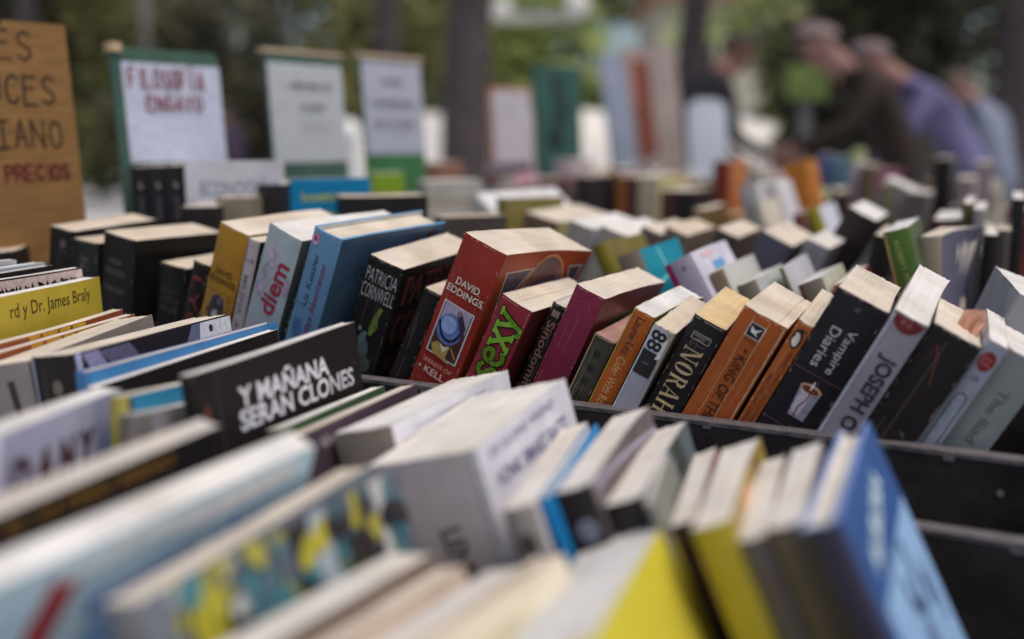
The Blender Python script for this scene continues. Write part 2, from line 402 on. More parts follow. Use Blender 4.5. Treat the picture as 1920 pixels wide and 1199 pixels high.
# ------------------------------------------------------------------ where each book stands: base point, (yaw, lean, pitch) in degrees, (thickness, depth, height)
POSE = {
 'f0': ((-0.4514, 0.8718, 0.9167), (-13.4, -4.2, -1.3), (0.0237, 0.0973, 0.1843)),
 'f1': ((-0.4372, 0.8883, 0.9193), (19.5, 10.7, 1.8), (0.0259, 0.1056, 0.2096)),
 'f2': ((-0.4003, 0.8666, 0.918), (23.0, 7.2, 0.2), (0.028, 0.108, 0.1993)),
 'f3': ((-0.3753, 0.8552, 0.922), (30.1, 10.0, -0.5), (0.0388, 0.0986, 0.2046)),
 'f4': ((-0.3223, 0.8372, 0.9193), (22.0, 10.4, 0.3), (0.0265, 0.1089, 0.1825)),
 'f5': ((-0.3088, 0.8178, 0.9195), (23.6, 17.5, -0.1), (0.0158, 0.108, 0.194)),
 'f6': ((-0.2936, 0.8122, 0.9244), (26.1, 19.6, 0.7), (0.0296, 0.1258, 0.2254)),
 'f7': ((-0.2598, 0.7908, 0.9189), (27.2, 17.2, -0.6), (0.011, 0.1152, 0.2158)),
 'f8': ((-0.2537, 0.7891, 0.9271), (30.0, 22.4, 0.9), (0.0329, 0.1378, 0.228)),
 'f9': ((-0.2152, 0.7623, 0.9239), (27.0, 21.5, 1.4), (0.0257, 0.1417, 0.2299)),
 'f10': ((-0.1656, 0.7603, 0.9249), (23.1, 20.6, 2.8), (0.0295, 0.1221, 0.2052)),
 'f11': ((-0.1362, 0.7336, 0.9205), (18.0, 24.0, -0.2), (0.0141, 0.108, 0.1901)),
 'f12': ((-0.1116, 0.7252, 0.9339), (30.9, 23.1, -2.6), (0.0364, 0.1227, 0.22)),
 'f13': ((-0.0792, 0.7041, 0.9267), (28.1, 25.6, -0.7), (0.0253, 0.1066, 0.1881)),
 'f14': ((-0.0397, 0.7016, 0.9192), (25.9, 23.6, -0.2), (0.0109, 0.1079, 0.1875)),
 'f15': ((-0.0305, 0.6868, 0.9264), (26.1, 24.1, -1.4), (0.022, 0.1269, 0.1952)),
 'f16': ((-0.009, 0.6691, 0.9221), (23.6, 24.3, -1.0), (0.0153, 0.0854, 0.1671)),
 'f17': ((0.0052, 0.6617, 0.9208), (23.6, 24.9, -0.0), (0.0149, 0.1096, 0.1908)),
 'f18': ((0.0187, 0.6461, 0.9208), (22.3, 25.1, 1.1), (0.0149, 0.1046, 0.1829)),
 'f19': ((0.0386, 0.6451, 0.9241), (21.5, 26.0, 0.8), (0.022, 0.115, 0.1872)),
 'f20': ((0.0622, 0.6352, 0.9278), (23.6, 27.0, 0.7), (0.0292, 0.1049, 0.1936)),
 'f21': ((0.0909, 0.6228, 0.9189), (22.8, 26.9, 1.3), (0.0097, 0.1183, 0.1964)),
 'f22': ((0.1069, 0.6102, 0.9298), (23.9, 26.1, -0.7), (0.0318, 0.1241, 0.2062)),
 'f23': ((0.1365, 0.6003, 0.9234), (24.3, 26.8, 4.4), (0.0198, 0.1431, 0.2055)),
 'f24': ((0.1546, 0.5797, 0.9299), (24.8, 27.4, -1.5), (0.0278, 0.1128, 0.1908)),
 'f25': ((0.1837, 0.5787, 0.9198), (24.1, 27.6, 0.4), (0.0115, 0.1063, 0.1931)),
 'f26': ((0.198, 0.5812, 0.9164), (23.8, 27.8, -0.3), (0.0229, 0.1422, 0.19)),
 'g1': ((-0.4669, 0.6278, 0.8935), (44.4, -2.6, 0.7), (0.0119, 0.1465, 0.2167)),
 'g2': ((-0.4146, 0.5999, 0.8935), (26.0, -3.0, 0.8), (0.0114, 0.1557, 0.2135)),
 'g3': ((-0.3995, 0.5882, 0.8935), (23.4, -3.0, 1.1), (0.0091, 0.1603, 0.2109)),
 'g4': ((-0.3881, 0.5802, 0.8935), (27.7, -3.7, 1.0), (0.0092, 0.1666, 0.2106)),
 'g5': ((-0.3174, 0.5585, 0.8988), (3.2, -2.3, -1.9), (0.0121, 0.1621, 0.2065)),
 'g6': ((-0.3042, 0.5591, 0.8981), (6.2, 0.1, -1.8), (0.0071, 0.1447, 0.1849)),
 'g7': ((-0.2912, 0.5474, 0.8971), (8.3, -2.0, -1.4), (0.0068, 0.1492, 0.1831)),
 'g8': ((-0.2626, 0.5295, 0.8935), (7.1, -8.2, 0.3), (0.0258, 0.1418, 0.1855)),
 'g9': ((-0.2396, 0.5144, 0.9002), (13.5, -7.4, -2.4), (0.027, 0.1624, 0.1848)),
 'g10': ((-0.2175, 0.4984, 0.8956), (20.9, -3.9, -0.7), (0.0109, 0.1688, 0.1847)),
 'g11': ((-0.2069, 0.493, 0.8935), (20.9, -3.9, 0.3), (0.0067, 0.1619, 0.1814)),
 'g13': ((-0.1793, 0.4163, 0.9072), (8.0, -2.7, -7.7), (0.0092, 0.1021, 0.1784)),
 'g14': ((-0.1706, 0.401, 0.9087), (8.0, -3.0, -9.3), (0.0067, 0.0943, 0.1723)),
 'g12': ((-0.1359, 0.4494, 0.8935), (22.6, -6.8, 0.0), (0.0083, 0.1432, 0.198)),
 'g18': ((-0.0955, 0.4483, 0.9024), (15.6, -10.2, -4.1), (0.0083, 0.1256, 0.1607)),
 'g19': ((-0.0798, 0.444, 0.899), (18.9, -11.6, -2.5), (0.0095, 0.1284, 0.1634)),
 'g20': ((-0.0517, 0.4593, 0.8941), (24.1, -14.2, -0.3), (0.0344, 0.1297, 0.1663)),
 'g23': ((-0.0211, 0.4266, 0.8935), (24.2, -15.9, 3.5), (0.057, 0.1083, 0.1655)),
 'g24': ((0.0462, 0.366, 0.894), (14.6, -18.1, -0.2), (0.0137, 0.1175, 0.1676)),
 'g25': ((0.0725, 0.3662, 0.8936), (14.3, -21.4, -0.0), (0.0065, 0.1028, 0.1755)),
 'g26': ((0.0772, 0.3598, 0.8967), (15.8, -21.5, -1.5), (0.016, 0.1275, 0.1749)),
 'g27': ((0.0947, 0.3574, 0.8987), (15.6, -21.6, -2.5), (0.0157, 0.1262, 0.1675)),
 'g28': ((0.1173, 0.346, 0.8955), (13.4, -22.8, -1.7), (0.0033, 0.072, 0.1784)),
 'g29': ((0.1318, 0.3591, 0.8935), (16.2, -24.8, 0.6), (0.0107, 0.0958, 0.1688)),
 'g30': ((0.1297, 0.3215, 0.8965), (16.8, -22.9, -1.6), (0.0152, 0.1129, 0.1754)),
 'g31': ((0.1497, 0.3147, 0.8957), (17.3, -24.3, -1.3), (0.0121, 0.1029, 0.176)),
 'g32': ((0.1638, 0.307, 0.8935), (20.8, -24.8, 0.2), (0.013, 0.0983, 0.1866)),
 'g33': ((0.1772, 0.2893, 0.8935), (24.7, -26.1, 1.3), (0.0141, 0.1183, 0.1946)),
 'g15': ((-0.2206, 0.3366, 0.9056), (0.7, 5.8, -6.2), (0.0108, 0.1167, 0.1895)),
 'g16': ((-0.217, 0.3225, 0.8944), (23.5, 13.6, 0.6), (0.01, 0.1122, 0.1941)),
 'g17': ((-0.2136, 0.3114, 0.8962), (30.4, 19.3, 2.8), (0.0127, 0.143, 0.1897)),
 'g22': ((-0.0886, 0.2771, 0.892), (26.6, -13.2, 2.5), (0.0157, 0.1254, 0.1708)),
 'g35': ((-0.0924, 0.2343, 0.892), (33.4, -10.7, 0.3), (0.0196, 0.13, 0.1549)),
 'g36': ((-0.0535, 0.2122, 0.892), (33.3, -19.1, 0.2), (0.0122, 0.1277, 0.159)),
 'g37': ((-0.0382, 0.2106, 0.892), (33.3, -19.1, 0.0), (0.016, 0.1339, 0.1573)),
 'g38': ((-0.0217, 0.2046, 0.8931), (33.3, -19.1, -0.5), (0.0122, 0.1365, 0.1633)),
 'g34': ((0.0552, 0.243, 0.9002), (16.3, -25.4, -4.2), (0.0353, 0.1222, 0.159)),
 'd1': ((0.1543, 0.8882, 0.9095), (26, -25, 0), (0.014, 0.11, 0.2094)),
 'd2': ((0.1607, 0.8425, 0.9095), (26, -22, 0), (0.022, 0.115, 0.2015)),
 'd3': ((0.2237, 0.7879, 0.9095), (26, -30, 0), (0.0255, 0.115, 0.2125)),
 'd4': ((0.2447, 0.7953, 0.9095), (26, -26, 0), (0.0121, 0.115, 0.1984)),
 'd5': ((0.259, 0.7752, 0.9095), (26, -26, 0), (0.017, 0.11, 0.1893)),
 'd6': ((0.3049, 0.7952, 0.9095), (26, -26, 0), (0.0038, 0.11, 0.2028)),
 'd7': ((0.2991, 0.758, 0.9095), (26, -24, 0), (0.0198, 0.11, 0.19)),
 'd8': ((0.3212, 0.7611, 0.9095), (26, -22, 0), (0.0142, 0.115, 0.1876)),
 'd9': ((0.3603, 0.7927, 0.9095), (26, -16, 0), (0.0204, 0.12, 0.2224)),
 'd10': ((0.3646, 0.8512, 0.9095), (32, -4, 0), (0.0174, 0.11, 0.2074)),
 'e1': ((0.171, 1.0392, 0.9244), (26, 26, 0), (0.034, 0.13, 0.2049)),
 'e2': ((0.2728, 1.1296, 0.9243), (26, 27, 0), (0.0326, 0.13, 0.2274)),
 'e3': ((0.2296, 1.0306, 0.9188), (26, 22, 0), (0.0249, 0.12, 0.1961)),
 'e4': ((0.0045, 1.0797, 0.9179), (26, 18, 0), (0.0271, 0.14, 0.2067)),
 'e5': ((0.0317, 1.0709, 0.9205), (26, 20, 0), (0.0322, 0.14, 0.2015)),
 'e6': ((0.0699, 1.0945, 0.9175), (26, 22, 0), (0.0214, 0.12, 0.2055)),
 'e7': ((0.0979, 1.1041, 0.9191), (26, 22, 0), (0.0256, 0.12, 0.203)),
 'e8': ((0.1482, 1.0835, 0.9188), (26, 22, 0), (0.0247, 0.12, 0.2028)),
 'e9': ((0.3336, 1.014, 0.9121), (26, 10, 0), (0.0148, 0.12, 0.1958)),
 'r1': ((0.4739, 1.122, 0.9095), (26, 0, 0), (0.0291, 0.16, 0.2005)),
 'r2': ((0.4616, 1.0248, 0.9095), (26, 0, 0), (0.0094, 0.15, 0.2247)),
 'r3': ((0.4587, 0.9936, 0.9095), (26, 0, 0), (0.011, 0.15, 0.2209)),
 'r4': ((0.4561, 0.9591, 0.9095), (26, 0, 0), (0.0111, 0.14, 0.1987)),
 'r5': ((0.4792, 0.98, 0.9095), (26, 0, 0), (0.0113, 0.14, 0.2019)),
 'r6': ((0.5136, 1.0257, 0.909), (26, 0, 0), (0.0117, 0.16, 0.23)),
 'r7': ((0.2551, 0.6412, 0.9158), (20, 20, 0), (0.02, 0.1471, 0.2)),
 'm1': ((0.1809, 1.7668, 0.9095), (26, 0, 0), (0.0217, 0.16, 0.2246)),
 'm2': ((0.2004, 1.7565, 0.9095), (26, 0, 0), (0.0205, 0.16, 0.224)),
 'm3': ((0.2196, 1.7464, 0.9095), (26, 0, 0), (0.0375, 0.17, 0.2244)),
 'm4': ((0.24, 1.6113, 0.9095), (26, 0, 0), (0.023, 0.13, 0.2083)),
 'm5': ((0.2615, 1.6011, 0.9095), (26, 0, 0), (0.0288, 0.13, 0.208)),
 'm6': ((0.4049, 2.0249, 0.9095), (26, 0, 0), (0.0346, 0.14, 0.2468)),
 'm7': ((0.5487, 1.8491, 0.9095), (26, -12, 0), (0.0434, 0.12, 0.2476)),
 'm8': ((0.3966, 1.484, 0.9095), (26, -16, 0), (0.0281, 0.12, 0.2262)),
 'm9': ((0.4491, 1.497, 0.9095), (26, -20, 0), (0.0243, 0.12, 0.232)),
 'm10': ((0.4559, 1.2694, 0.9095), (26, -22, 0), (0.0162, 0.13, 0.2125)),
 'm11': ((0.807, 1.9244, 0.9095), (26, 0, 0), (0.0317, 0.15, 0.253)),
 'm12': ((0.8388, 1.8217, 0.9095), (26, 0, 0), (0.0279, 0.15, 0.2473)),
 'm13': ((0.7612, 1.7156, 0.9095), (26, 0, 0), (0.0266, 0.14, 0.2229)),
 'm14': ((0.65, 1.8715, 0.9095), (26, 0, 0), (0.0207, 0.14, 0.2413)),
 'm15': ((0.6414, 1.9024, 0.9095), (26, 0, 0), (0.0163, 0.14, 0.2434)),
 'm16': ((0.6748, 1.9436, 0.9095), (50, 0, 0), (0.03, 0.107, 0.2319)),
 'm17': ((0.5956, 1.6132, 0.9095), (20, 0, 0), (0.0136, 0.13, 0.2184)),
 'm18': ((0.5251, 1.6751, 0.9299), (26, 24, 0), (0.0502, 0.13, 0.2251)),
 'm19': ((0.77, 2.5338, 0.9095), (20, 0, 0), (0.032, 0.14, 0.2503)),
 'm20': ((0.798, 2.4223, 0.9095), (20, -6, 0), (0.0341, 0.14, 0.2457)),
 'm21': ((0.8913, 2.6376, 0.9095), (20, 0, 0), (0.029, 0.14, 0.2624)),
 'm22': ((0.2336, 1.361, 0.9104), (26, 4, 0), (0.0134, 0.13, 0.1958)),
 'm23': ((0.4149, 1.2793, 0.9095), (26, -16, 0), (0.0143, 0.11, 0.1992)),
 'm24': ((0.5749, 1.5198, 0.9128), (26, 6, 0), (0.0316, 0.14, 0.2089)),
 'm25': ((0.3914, 1.378, 0.9095), (26, -18, 0), (0.016, 0.12, 0.2081)),
 'n1': ((-0.1371, 1.4592, 0.9095), (70, 0, 0), (0.05, 0.0832, 0.2311)),
 'n2': ((0.0447, 1.2807, 1.0067), (40, -52, 0), (0.02, 0.1744, 0.17)),
 'n3': ((-0.0258, 1.2281, 0.919), (30, 14, 0), (0.0467, 0.15, 0.2)),
 'n7': ((-0.0702, 2.8617, 0.9095), (70, 0, 0), (0.03, 0.1212, 0.2219)),
 'n8': ((0.1093, 1.7163, 0.9095), (30, 0, 0), (0.0244, 0.12, 0.2264)),
 'n9': ((-0.02, 1.2744, 0.9095), (60, 0, 0), (0.02, 0.0893, 0.2164)),
 'n10': ((0.1071, 2.5314, 0.9095), (26, 0, 0), (0.0464, 0.14, 0.2371)),
 'l1': ((-0.4052, 1.0669, 0.9095), (0, 0, 0), (0.0181, 0.12, 0.2608)),
 'l2': ((-0.3847, 1.062, 0.9095), (0, 0, 0), (0.018, 0.12, 0.2615)),
 'l3': ((-0.3644, 1.057, 0.9095), (0, 0, 0), (0.0185, 0.12, 0.2621)),
 'l4': ((-0.3426, 1.0597, 0.9095), (82, 0, 0), (0.012, 0.1004, 0.2673)),
 'l5': ((-0.3038, 1.0259, 0.9095), (5, 0, 0), (0.0371, 0.11, 0.2306)),
 'l6': ((-0.2716, 1.0586, 0.9095), (5, 0, 0), (0.0306, 0.11, 0.2426)),
 'l7': ((-0.2433, 1.0931, 0.9095), (72, 0, 0), (0.014, 0.0862, 0.2474)),
 'l8': ((-0.1875, 1.0635, 0.9095), (72, 0, 0), (0.05, 0.0888, 0.2317)),
 'l9': ((-0.2206, 1.5438, 0.9095), (72, 0, 0), (0.03, 0.0501, 0.2387)),
 'l10': ((-0.0821, 1.0496, 0.9095), (66, 0, 0), (0.03, 0.0706, 0.2107)),
 'l11': ((-0.3332, 1.0041, 0.9095), (5, 0, 0), (0.0353, 0.11, 0.2228)),
 'l12': ((-0.1944, 2.2266, 0.9095), (20, 0, 0), (0.0348, 0.14, 0.2378)),
}

# ------------------------------------------------------------------ ground, tables, crates
YAW = 26.0
def rd(r, d, z=0.0):
    c, s = math.cos(R(YAW)), math.sin(R(YAW)); return (r*c+d*s, -r*s+d*c, z)
pave = simple_mat('pale_paving', (.62, .60, .60), .85, 3, .14, .3)
mb = MB(); n = 14
for i in range(n):
    for j in range(n):
        x0, x1, y0, y1 = -140+20*i, -120+20*i, -40+20*j, -20+20*j
        mb.face([(x0, y0, 0), (x1, y0, 0), (x1, y1, 0), (x0, y1, 0)], pave)
tag(mb.build('ground', merge=True), kind='structure')

blackwood = simple_mat('black_painted_wood', (.028, .023, .022), .6, 14, .6, .6, (2, 60, 2), spec=.3)
rimwood = simple_mat('worn_black_wood_rim', (.13, .115, .12), .6, 30, .5, .4, (4, 40, 4))
darkcloth = simple_mat('dark_table_boards', (.045, .038, .035), .7, 8, .3, .3, (1, 12, 1))
steel = simple_mat('grey_steel_legs', (.2, .2, .2), .45, 20, .1, 0)

def table(r0, r1, d0, d1, label):
    t = empty('trestle_table', rd((r0+r1)/2, (d0+d1)/2, 0), (0, 0, R(-YAW)))
    tag(t, label, 'table', 'trestle tables of the book stall')
    w, l = (r1-r0)/2, (d1-d0)/2
    mb = MB(); mb.box(-w, w, -l, l, .855, .882, darkcloth); mb.build('tabletop', t, .003)
    for sx in (-1, 1):
        for sy in (-1, 1):
            mb = MB(); x, y = sx*(w-.08), sy*(l-.08)
            mb.box(x-.02, x+.02, y-.02, y+.02, 0, .855, steel); mb.build('leg', t, .003)
table(-1.35, .66, .04, 1.36, 'dark board trestle table under the nearest black crates of books')
table(-1.45, .09, 1.40, 2.80, 'dark board trestle table in the middle of the stall under blurred books')
table(-1.75, -.45, 3.0, 4.9, 'dark board trestle table at the far end before the browsing men')

def crate(r0, r1, d0, d1, z0, zr, label, batten=False):
    c = empty('book_crate', rd((r0+r1)/2, (d0+d1)/2, z0-.0), (0, 0, R(-YAW)))
    tag(c, label, 'crate', 'black wooden book crates')
    w, l, h, t = (r1-r0)/2, (d1-d0)/2, zr-z0, .010
    mb = MB(); mb.box(-w, w, -l, l, 0, .008, blackwood); mb.build('floor_board', c)
    for sy in (-1, 1):
        mb = MB(); y = sy*(l-t/2)
        mb.box(-w, w, y-t/2, y+t/2, .009, h-.003, blackwood); mb.box(-w, w, y-t/2-.0004, y+t/2+.0004, h-.003, h, rimwood)
        for k in range(int(2*w/.11)):
            cx = -w+.03+k*.11+rng.uniform(-.02, .02)
            mb.box(cx, cx+rng.uniform(.004, .014), y-t/2-.0007, y-t/2-.0001, h-.003-rng.uniform(.001, .004), h-.0031, rimwood)
            if k % 3 == 0: mb.tube((cx+.03, y-t/2-.0012, h-.02), (cx+.03, y-t/2+.001, h-.02), .0019, .0019, rimwood, 8)
        mb.build('side_wall', c, .0012)
    for sx in (-1, 1):
        mb = MB(); x = sx*(w-t/2)
        mb.box(x-t/2, x+t/2, -l+t+.001, l-t-.001, .009, h-.003, blackwood); mb.box(x-t/2-.0004, x+t/2+.0004, -l+t+.001, l-t-.001, h-.003, h, rimwood)
        mb.build('end_wall', c, .0012)
    return c
crate(-1.05, .052, .584, .765, .905, 1.0287, 'long black wooden crate of the sharp row with the orange, purple and black paperbacks')
crate(-.90, .17, .335, .520, .885, 1.0095, 'black wooden crate holding the foreground row from the yellow cover to the blue hardback')
crate(-.56, .12, .135, .330, .883, .985, 'black wooden crate nearest the viewer with the blurred light blue cover')
crate(-.62, .22, .795, .960, .905, 1.02, 'black wooden crate of left leaning books with the green spine behind the sharp row')
crate(-1.0, .045, 1.0, 1.20, .900, 1.01, 'black wooden crate with the right leaning dark books and tall thin spines')
crate(-1.12, .05, 1.22, 1.36, .900, 1.01, 'black wooden crate at the back edge of the near table')
crate(-1.25, .06, 1.43, 1.60, .900, 1.01, 'black wooden crate at the front of the middle table')
crate(-1.25, .06, 1.63, 1.82, .900, 1.01, 'second black wooden crate on the middle table, under the row of brown and cream spines')
crate(-1.30, .06, 1.90, 2.10, .900, 1.01, 'third black wooden crate on the middle table, under the orange and red spines')
crate(-1.35, .06, 2.30, 2.62, .900, 1.01, 'black wooden crate at the far edge of the middle table')

# ------------------------------------------------------------------ the books of the sharp row
def S(n, cover, spine, page, label, name='paperback_book', group=None, **k):
    b, r, d = POSE[n]
    if group == 'books in the sharp row': k.setdefault('scuff', 1.5); k.setdefault('jag', .0003); k.setdefault('flare', random.Random(n).uniform(.0008, .003))
    if n in ('f9', 'f12', 'f15', 'f22', 'g10', 'g25', 'g33'): k.setdefault('rough', .3)
    if n in ('g4', 'g5', 'g9', 'g12', 'g18', 'g19', 'g20'): k.setdefault('scuff', .6)
    return book(b, r, d, cover, spine, page, label=label, name=name, group=group, **k)
def dims(n): return [v*1000 for v in POSE[n][2]]
BLK = (42, 37, 37)
gA = 'books in the sharp row'
# dim black books at the left
S('f0', (34, 31, 34), (38, 35, 36), 'cream', 'low black book at the far left end of the row, below the brown board', group=gA)
T, D, H = dims('f1')
S('f1', BLK, (38, 35, 34), 'cream', 'thick black paperback leftmost of the tall ones, small grey mark high on its spine', group=gA,
  art_s=[('e', T*.6, 13, 6, 8, 0, (92, 88, 84)), ('t', '9', T*.6, 13, 3, 5, 0, (50, 46, 44)), ('t', '103', T*.6, 20, 7, 2, 0, (84, 80, 78))])
T, D, H = dims('f2')
S('f2', (40, 44, 40), (42, 50, 44), 'cream', 'narrow dark green paperback with a Z emblem between two black books', group=gA,
  art_s=[('o', T*.5, 20, 9, 12, .5, (85, 90, 84)), ('t', 'Z', T*.5, 19, 5, 7, -12, (110, 112, 106))])
T, D, H = dims('f3')
S('f3', (36, 33, 30), (36, 33, 34), 'cream', 'broad black book lettered new moon in dim grey', group=gA, bend=-.001,
  art_s=[('t', 'new', T*.45, 23, 15, 5, -2, (92, 86, 88)), ('t', 'moon', T*.45, 32, 23, 5.5, -2, (96, 90, 92)), ('t', 'MEYER', T*.45, 47, 25, 5, -2, (92, 86, 88))])
T, D, H = dims('f4')
S('f4', (36, 33, 33), (37, 34, 36), 'cream', 'low black book with dim lettering right of the new moon book', group=gA,
  art_s=[('t', x, T*.5, 22+8*i, 17, 5.5, -3, (66, 60, 60)) for i, x in enumerate(('NUEVA', 'HISTO', 'RIA'))])
T, D, H = dims('f5')
S('f5', (38, 34, 34), (42, 36, 37), 'cream', 'black book with dull red upright letters beside the yellow spine', group=gA,
  art_s=[('t', 'LYO', T*.5, 38, 52, 9, -90, (112, 52, 56)), ])
# yellow
T, D, H = dims('f6')
def eddings(T, v0, ink, frame, ground, ball, extra):
    a = [('t', 'DAVID', T*.5, v0, T*.56, 5.2, 0, ink, .012), ('t', 'EDDINGS', T*.5, v0+7.2, T*.86, 5.2, 0, ink, .012)]
    for k, sx in ((v0, .28), (v0+7.2, .43)):
        for s_ in (-1, 1): a.append(('r', T*.5+s_*T*sx, k+2.5, 1.3, .5, 0, ink))
    a += [('r', T*.5, v0+37, T*.74, 41, 0, frame), ('r', T*.5, v0+37, T*.69, 39.2, 0, ground)]
    return a+extra
S('f6', (150, 104, 30), (172, 122, 34), 'warm', 'thick mustard yellow paperback lettered David Eddings with a small dark picture', group=gA, bend=.001, gs=1.45,
  art_s=eddings(T, 38, (48, 32, 20), (120, 96, 52), (150, 112, 48), None, [('e', T*.5, 64, T*.46, 14, 0, (58, 54, 68)), ('e', T*.56, 62, T*.16, 6, 0, (96, 88, 104)),
   ('p', [(T*.2, 70), (T*.8, 70), (T*.68, 90), (T*.32, 90)], (62, 56, 66)), ('r', T*.5, 77, T*.2, 14, 6, (170, 160, 166)), ('l', [(T*.2, 74), (T*.3, 66), (T*.42, 72)], 1.4, (52, 46, 46)), ('l', [(T*.8, 74), (T*.72, 66), (T*.6, 72)], 1.4, (52, 46, 46))]))
T, D, H = dims('f7')
S('f7', (62, 46, 44), (186, 176, 182), 'warm', 'thin pale lilac paperback numbered 119 beside the yellow spine', group=gA, gs=1.3,
  art_s=[('t', '119', T*.5, 17, 7.5, 3.2, 0, (50, 44, 44)), ('t', 'MILENA  AGUS', T*.5, 60, 62, 5, -90, (120, 106, 110), .01)])
T, D, H = dims('f8')
sw = lambda u0, v0, a, b, n=14, ph=0: [(u0+a*math.sin(ph+i*.45)*(.6+.03*i), v0+b*i) for i in range(n)]
S('f8', (96, 104, 98), (168, 184, 190), 'white', 'thick pale blue paperback lettered diem in red italic with lilac swirls', group=gA, gs=1.3,
  art_s=[('e', T*.36, 22, 11, 18, 20, (186, 170, 190)), ('e', T*.22, 48, 9, 14, -20, (180, 164, 188)), ('e', T*.93, 40, 5, 14, 0, (172, 150, 176)),
         ('l', sw(T*.3, 14, 5, 2), .7, (150, 128, 168)), ('l', sw(T*.2, 36, 4, 1.6, 14, 1), .7, (150, 128, 168)), ('l', sw(T*.55, 40, 3, 2, 10, 2), .6, (160, 140, 176)),
         ('t', 'diem', T*.60, 45, 44, 15, 84, (158, 40, 70), .02), ('e', T*.3, 83, 10, 10, 0, (180, 160, 184))])
T, D, H = dims('f9')
S('f9', (66, 92, 118), (92, 138, 176), 'warm', 'blue hardback lettered Liz Kessler with a pink badge', name='hardcover_book', group=gA, hard=True, gs=1.35, gc=1.3, edge=(96, 146, 186), bulge=.0016,
  art_s=[('e', T*.2, 8, 6.5, 8, 0, (196, 120, 150)), ('e', T*.2, 7.5, 3, 4, 20, (120, 50, 84)), ('l', [(T*.12, 10), (T*.2, 12), (T*.28, 10)], .7, (230, 190, 200)), ('t', 'Liz Kessler', T*.38, 38, 42, 5.2, 90, (36, 58, 88)),
         ('t', 'Emilys Abenteuer', T*.72, 55, 66, 6.2, 90, (118, 62, 96), .01), ('e', T*.35, 78, 9, 16, 10, (64, 104, 146)), ('e', T*.75, 88, 8, 12, 30, (70, 92, 130))],
  art_c=[('e', D*.87, 8, 16, 6, 8, (74, 46, 52)), ('e', D*.72, 9, 7, 5, 40, (96, 54, 58)), ('e', D*.35, 26, 34, 18, 0, (58, 82, 110)), ('e', D*.6, 34, 22, 12, 20, (48, 68, 96)), ('l', [(D*.1, 40), (D*.2, 30), (D*.3, 44)], 1, (46, 66, 94))])
T, D, H = dims('f10')
S('f10', (44, 38, 36), BLK, 'warm', 'black paperback lettered Patricia Cornwell in white with a green plume', group=gA, flare=.002,
  art_s=[('t', 'PATRICIA', T*.5, 13.5, T*.90, 10.6, 0, (200, 192, 190), -.02), ('t', 'CORNWELL', T*.5, 26, T*.95, 10.6, 0, (200, 192, 190), -.02),
         ('l', [(T*.72, 36), (T*.66, 43), (T*.70, 50), (T*.6, 57)], 3.2, (98, 116, 50)), ('l', [(T*.62, 44), (T*.58, 54)], 2.6, (86, 108, 44)),
         ('e', T*.5, 70, 10, 18, 12, (70, 82, 84)), ('e', T*.42, 62, 5, 12, -20, (88, 100, 104)), ('e', T*.62, 82, 12, 14, 8, (62, 74, 70)), ('e', T*.3, 56, 3, 4, 0, (104, 120, 124))],
  art_c=[('t', 'PATRICIA', D*.52, 20, D*.86, 24, 0, (118, 58, 46)), ('t', 'PATRICIA', D*.525, 20.4, D*.83, 21.5, 0, (58, 42, 40)), ('t', 'CORNWELL', D*.52, 52, D*.9, 26, 0, (96, 46, 38)),
         ('t', 'CORNWELL', D*.525, 52.4, D*.87, 23.5, 0, (50, 38, 36)), ('t', 'REMAINS', D*.5, 84, D*.8, 16, 0, (84, 44, 36))])
S('f11', (40, 36, 34), (44, 38, 37), 'cream', 'low dark book wedged between the Cornwell and the rust red paperback', group=gA)
T, D, H = dims('f12')
S('f12', (158, 64, 32), (148, 42, 32), 'warm', 'rust red paperback lettered David Eddings with a picture of a blue orb', group=gA, flare=.006, bend=.002, gs=1.5, gc=1.4,
  art_s=eddings(T, 33, (214, 196, 184), (198, 204, 212), (72, 44, 42), None, [('r', T*.5, 58, T*.64, 16, 0, (158, 146, 168)),
    ('e', T*.47, 68, T*.60, 23, 0, (86, 108, 160)), ('e', T*.42, 65, T*.36, 13, 0, (138, 156, 200)), ('c', [(T*.2, 66), (T*.32, 74), (T*.5, 77), (T*.66, 74), (T*.74, 66), (T*.7, 58), (T*.62, 55)], 1.9, (44, 40, 58)),
    ('p', [(T*.5, 54), (T*.6, 52), (T*.8, 62), (T*.78, 72), (T*.7, 66)], (56, 46, 64)), ('e', T*.56, 54, 4, 5, 0, (132, 104, 104)),
    ('p', [(T*.2, 84), (T*.32, 80), (T*.44, 82), (T*.62, 79), (T*.6, 88), (T*.74, 92), (T*.3, 90)], (160, 134, 70)), ('p', [(T*.36, 80), (T*.5, 82), (T*.6, 80), (T*.52, 86)], (196, 182, 168)), ('l', [(T*.66, 80), (T*.8, 86)], 1, (170, 130, 70)),
    ('t', 'SEERESS OF', T*.5, 97, T*.72, 3, 0, (196, 150, 130)), ('t', '• KELL •', T*.5, 103.5, T*.8, 5.2, 0, (214, 180, 168), .01)]),
  art_c=[('p', [(10, 14), (50, 13), (14, 52)], (176, 150, 140)), ('p', [(12, 15.5), (46, 14.5), (15, 47)], (88, 76, 82)),
         ('e', 70, 40, 62, 74, 0, (186, 122, 84)), ('e', 70, 40, 58, 70, 0, (104, 82, 80)), ('e', 72, 36, 40, 44, 0, (86, 68, 72)), ('t', 'SEERESS OF', 68, 20, 44, 6, 8, (150, 84, 60)), ('t', 'KELL', 70, 40, 44, 16, 0, (76, 56, 58)),
         ('p', [(99, 13), (118, 12), (116, 34), (106, 30)], (176, 150, 140)), ('p', [(101, 14.5), (116, 13.5), (114.5, 31), (107, 28)], (70, 64, 72))])
T, D, H = dims('f13')
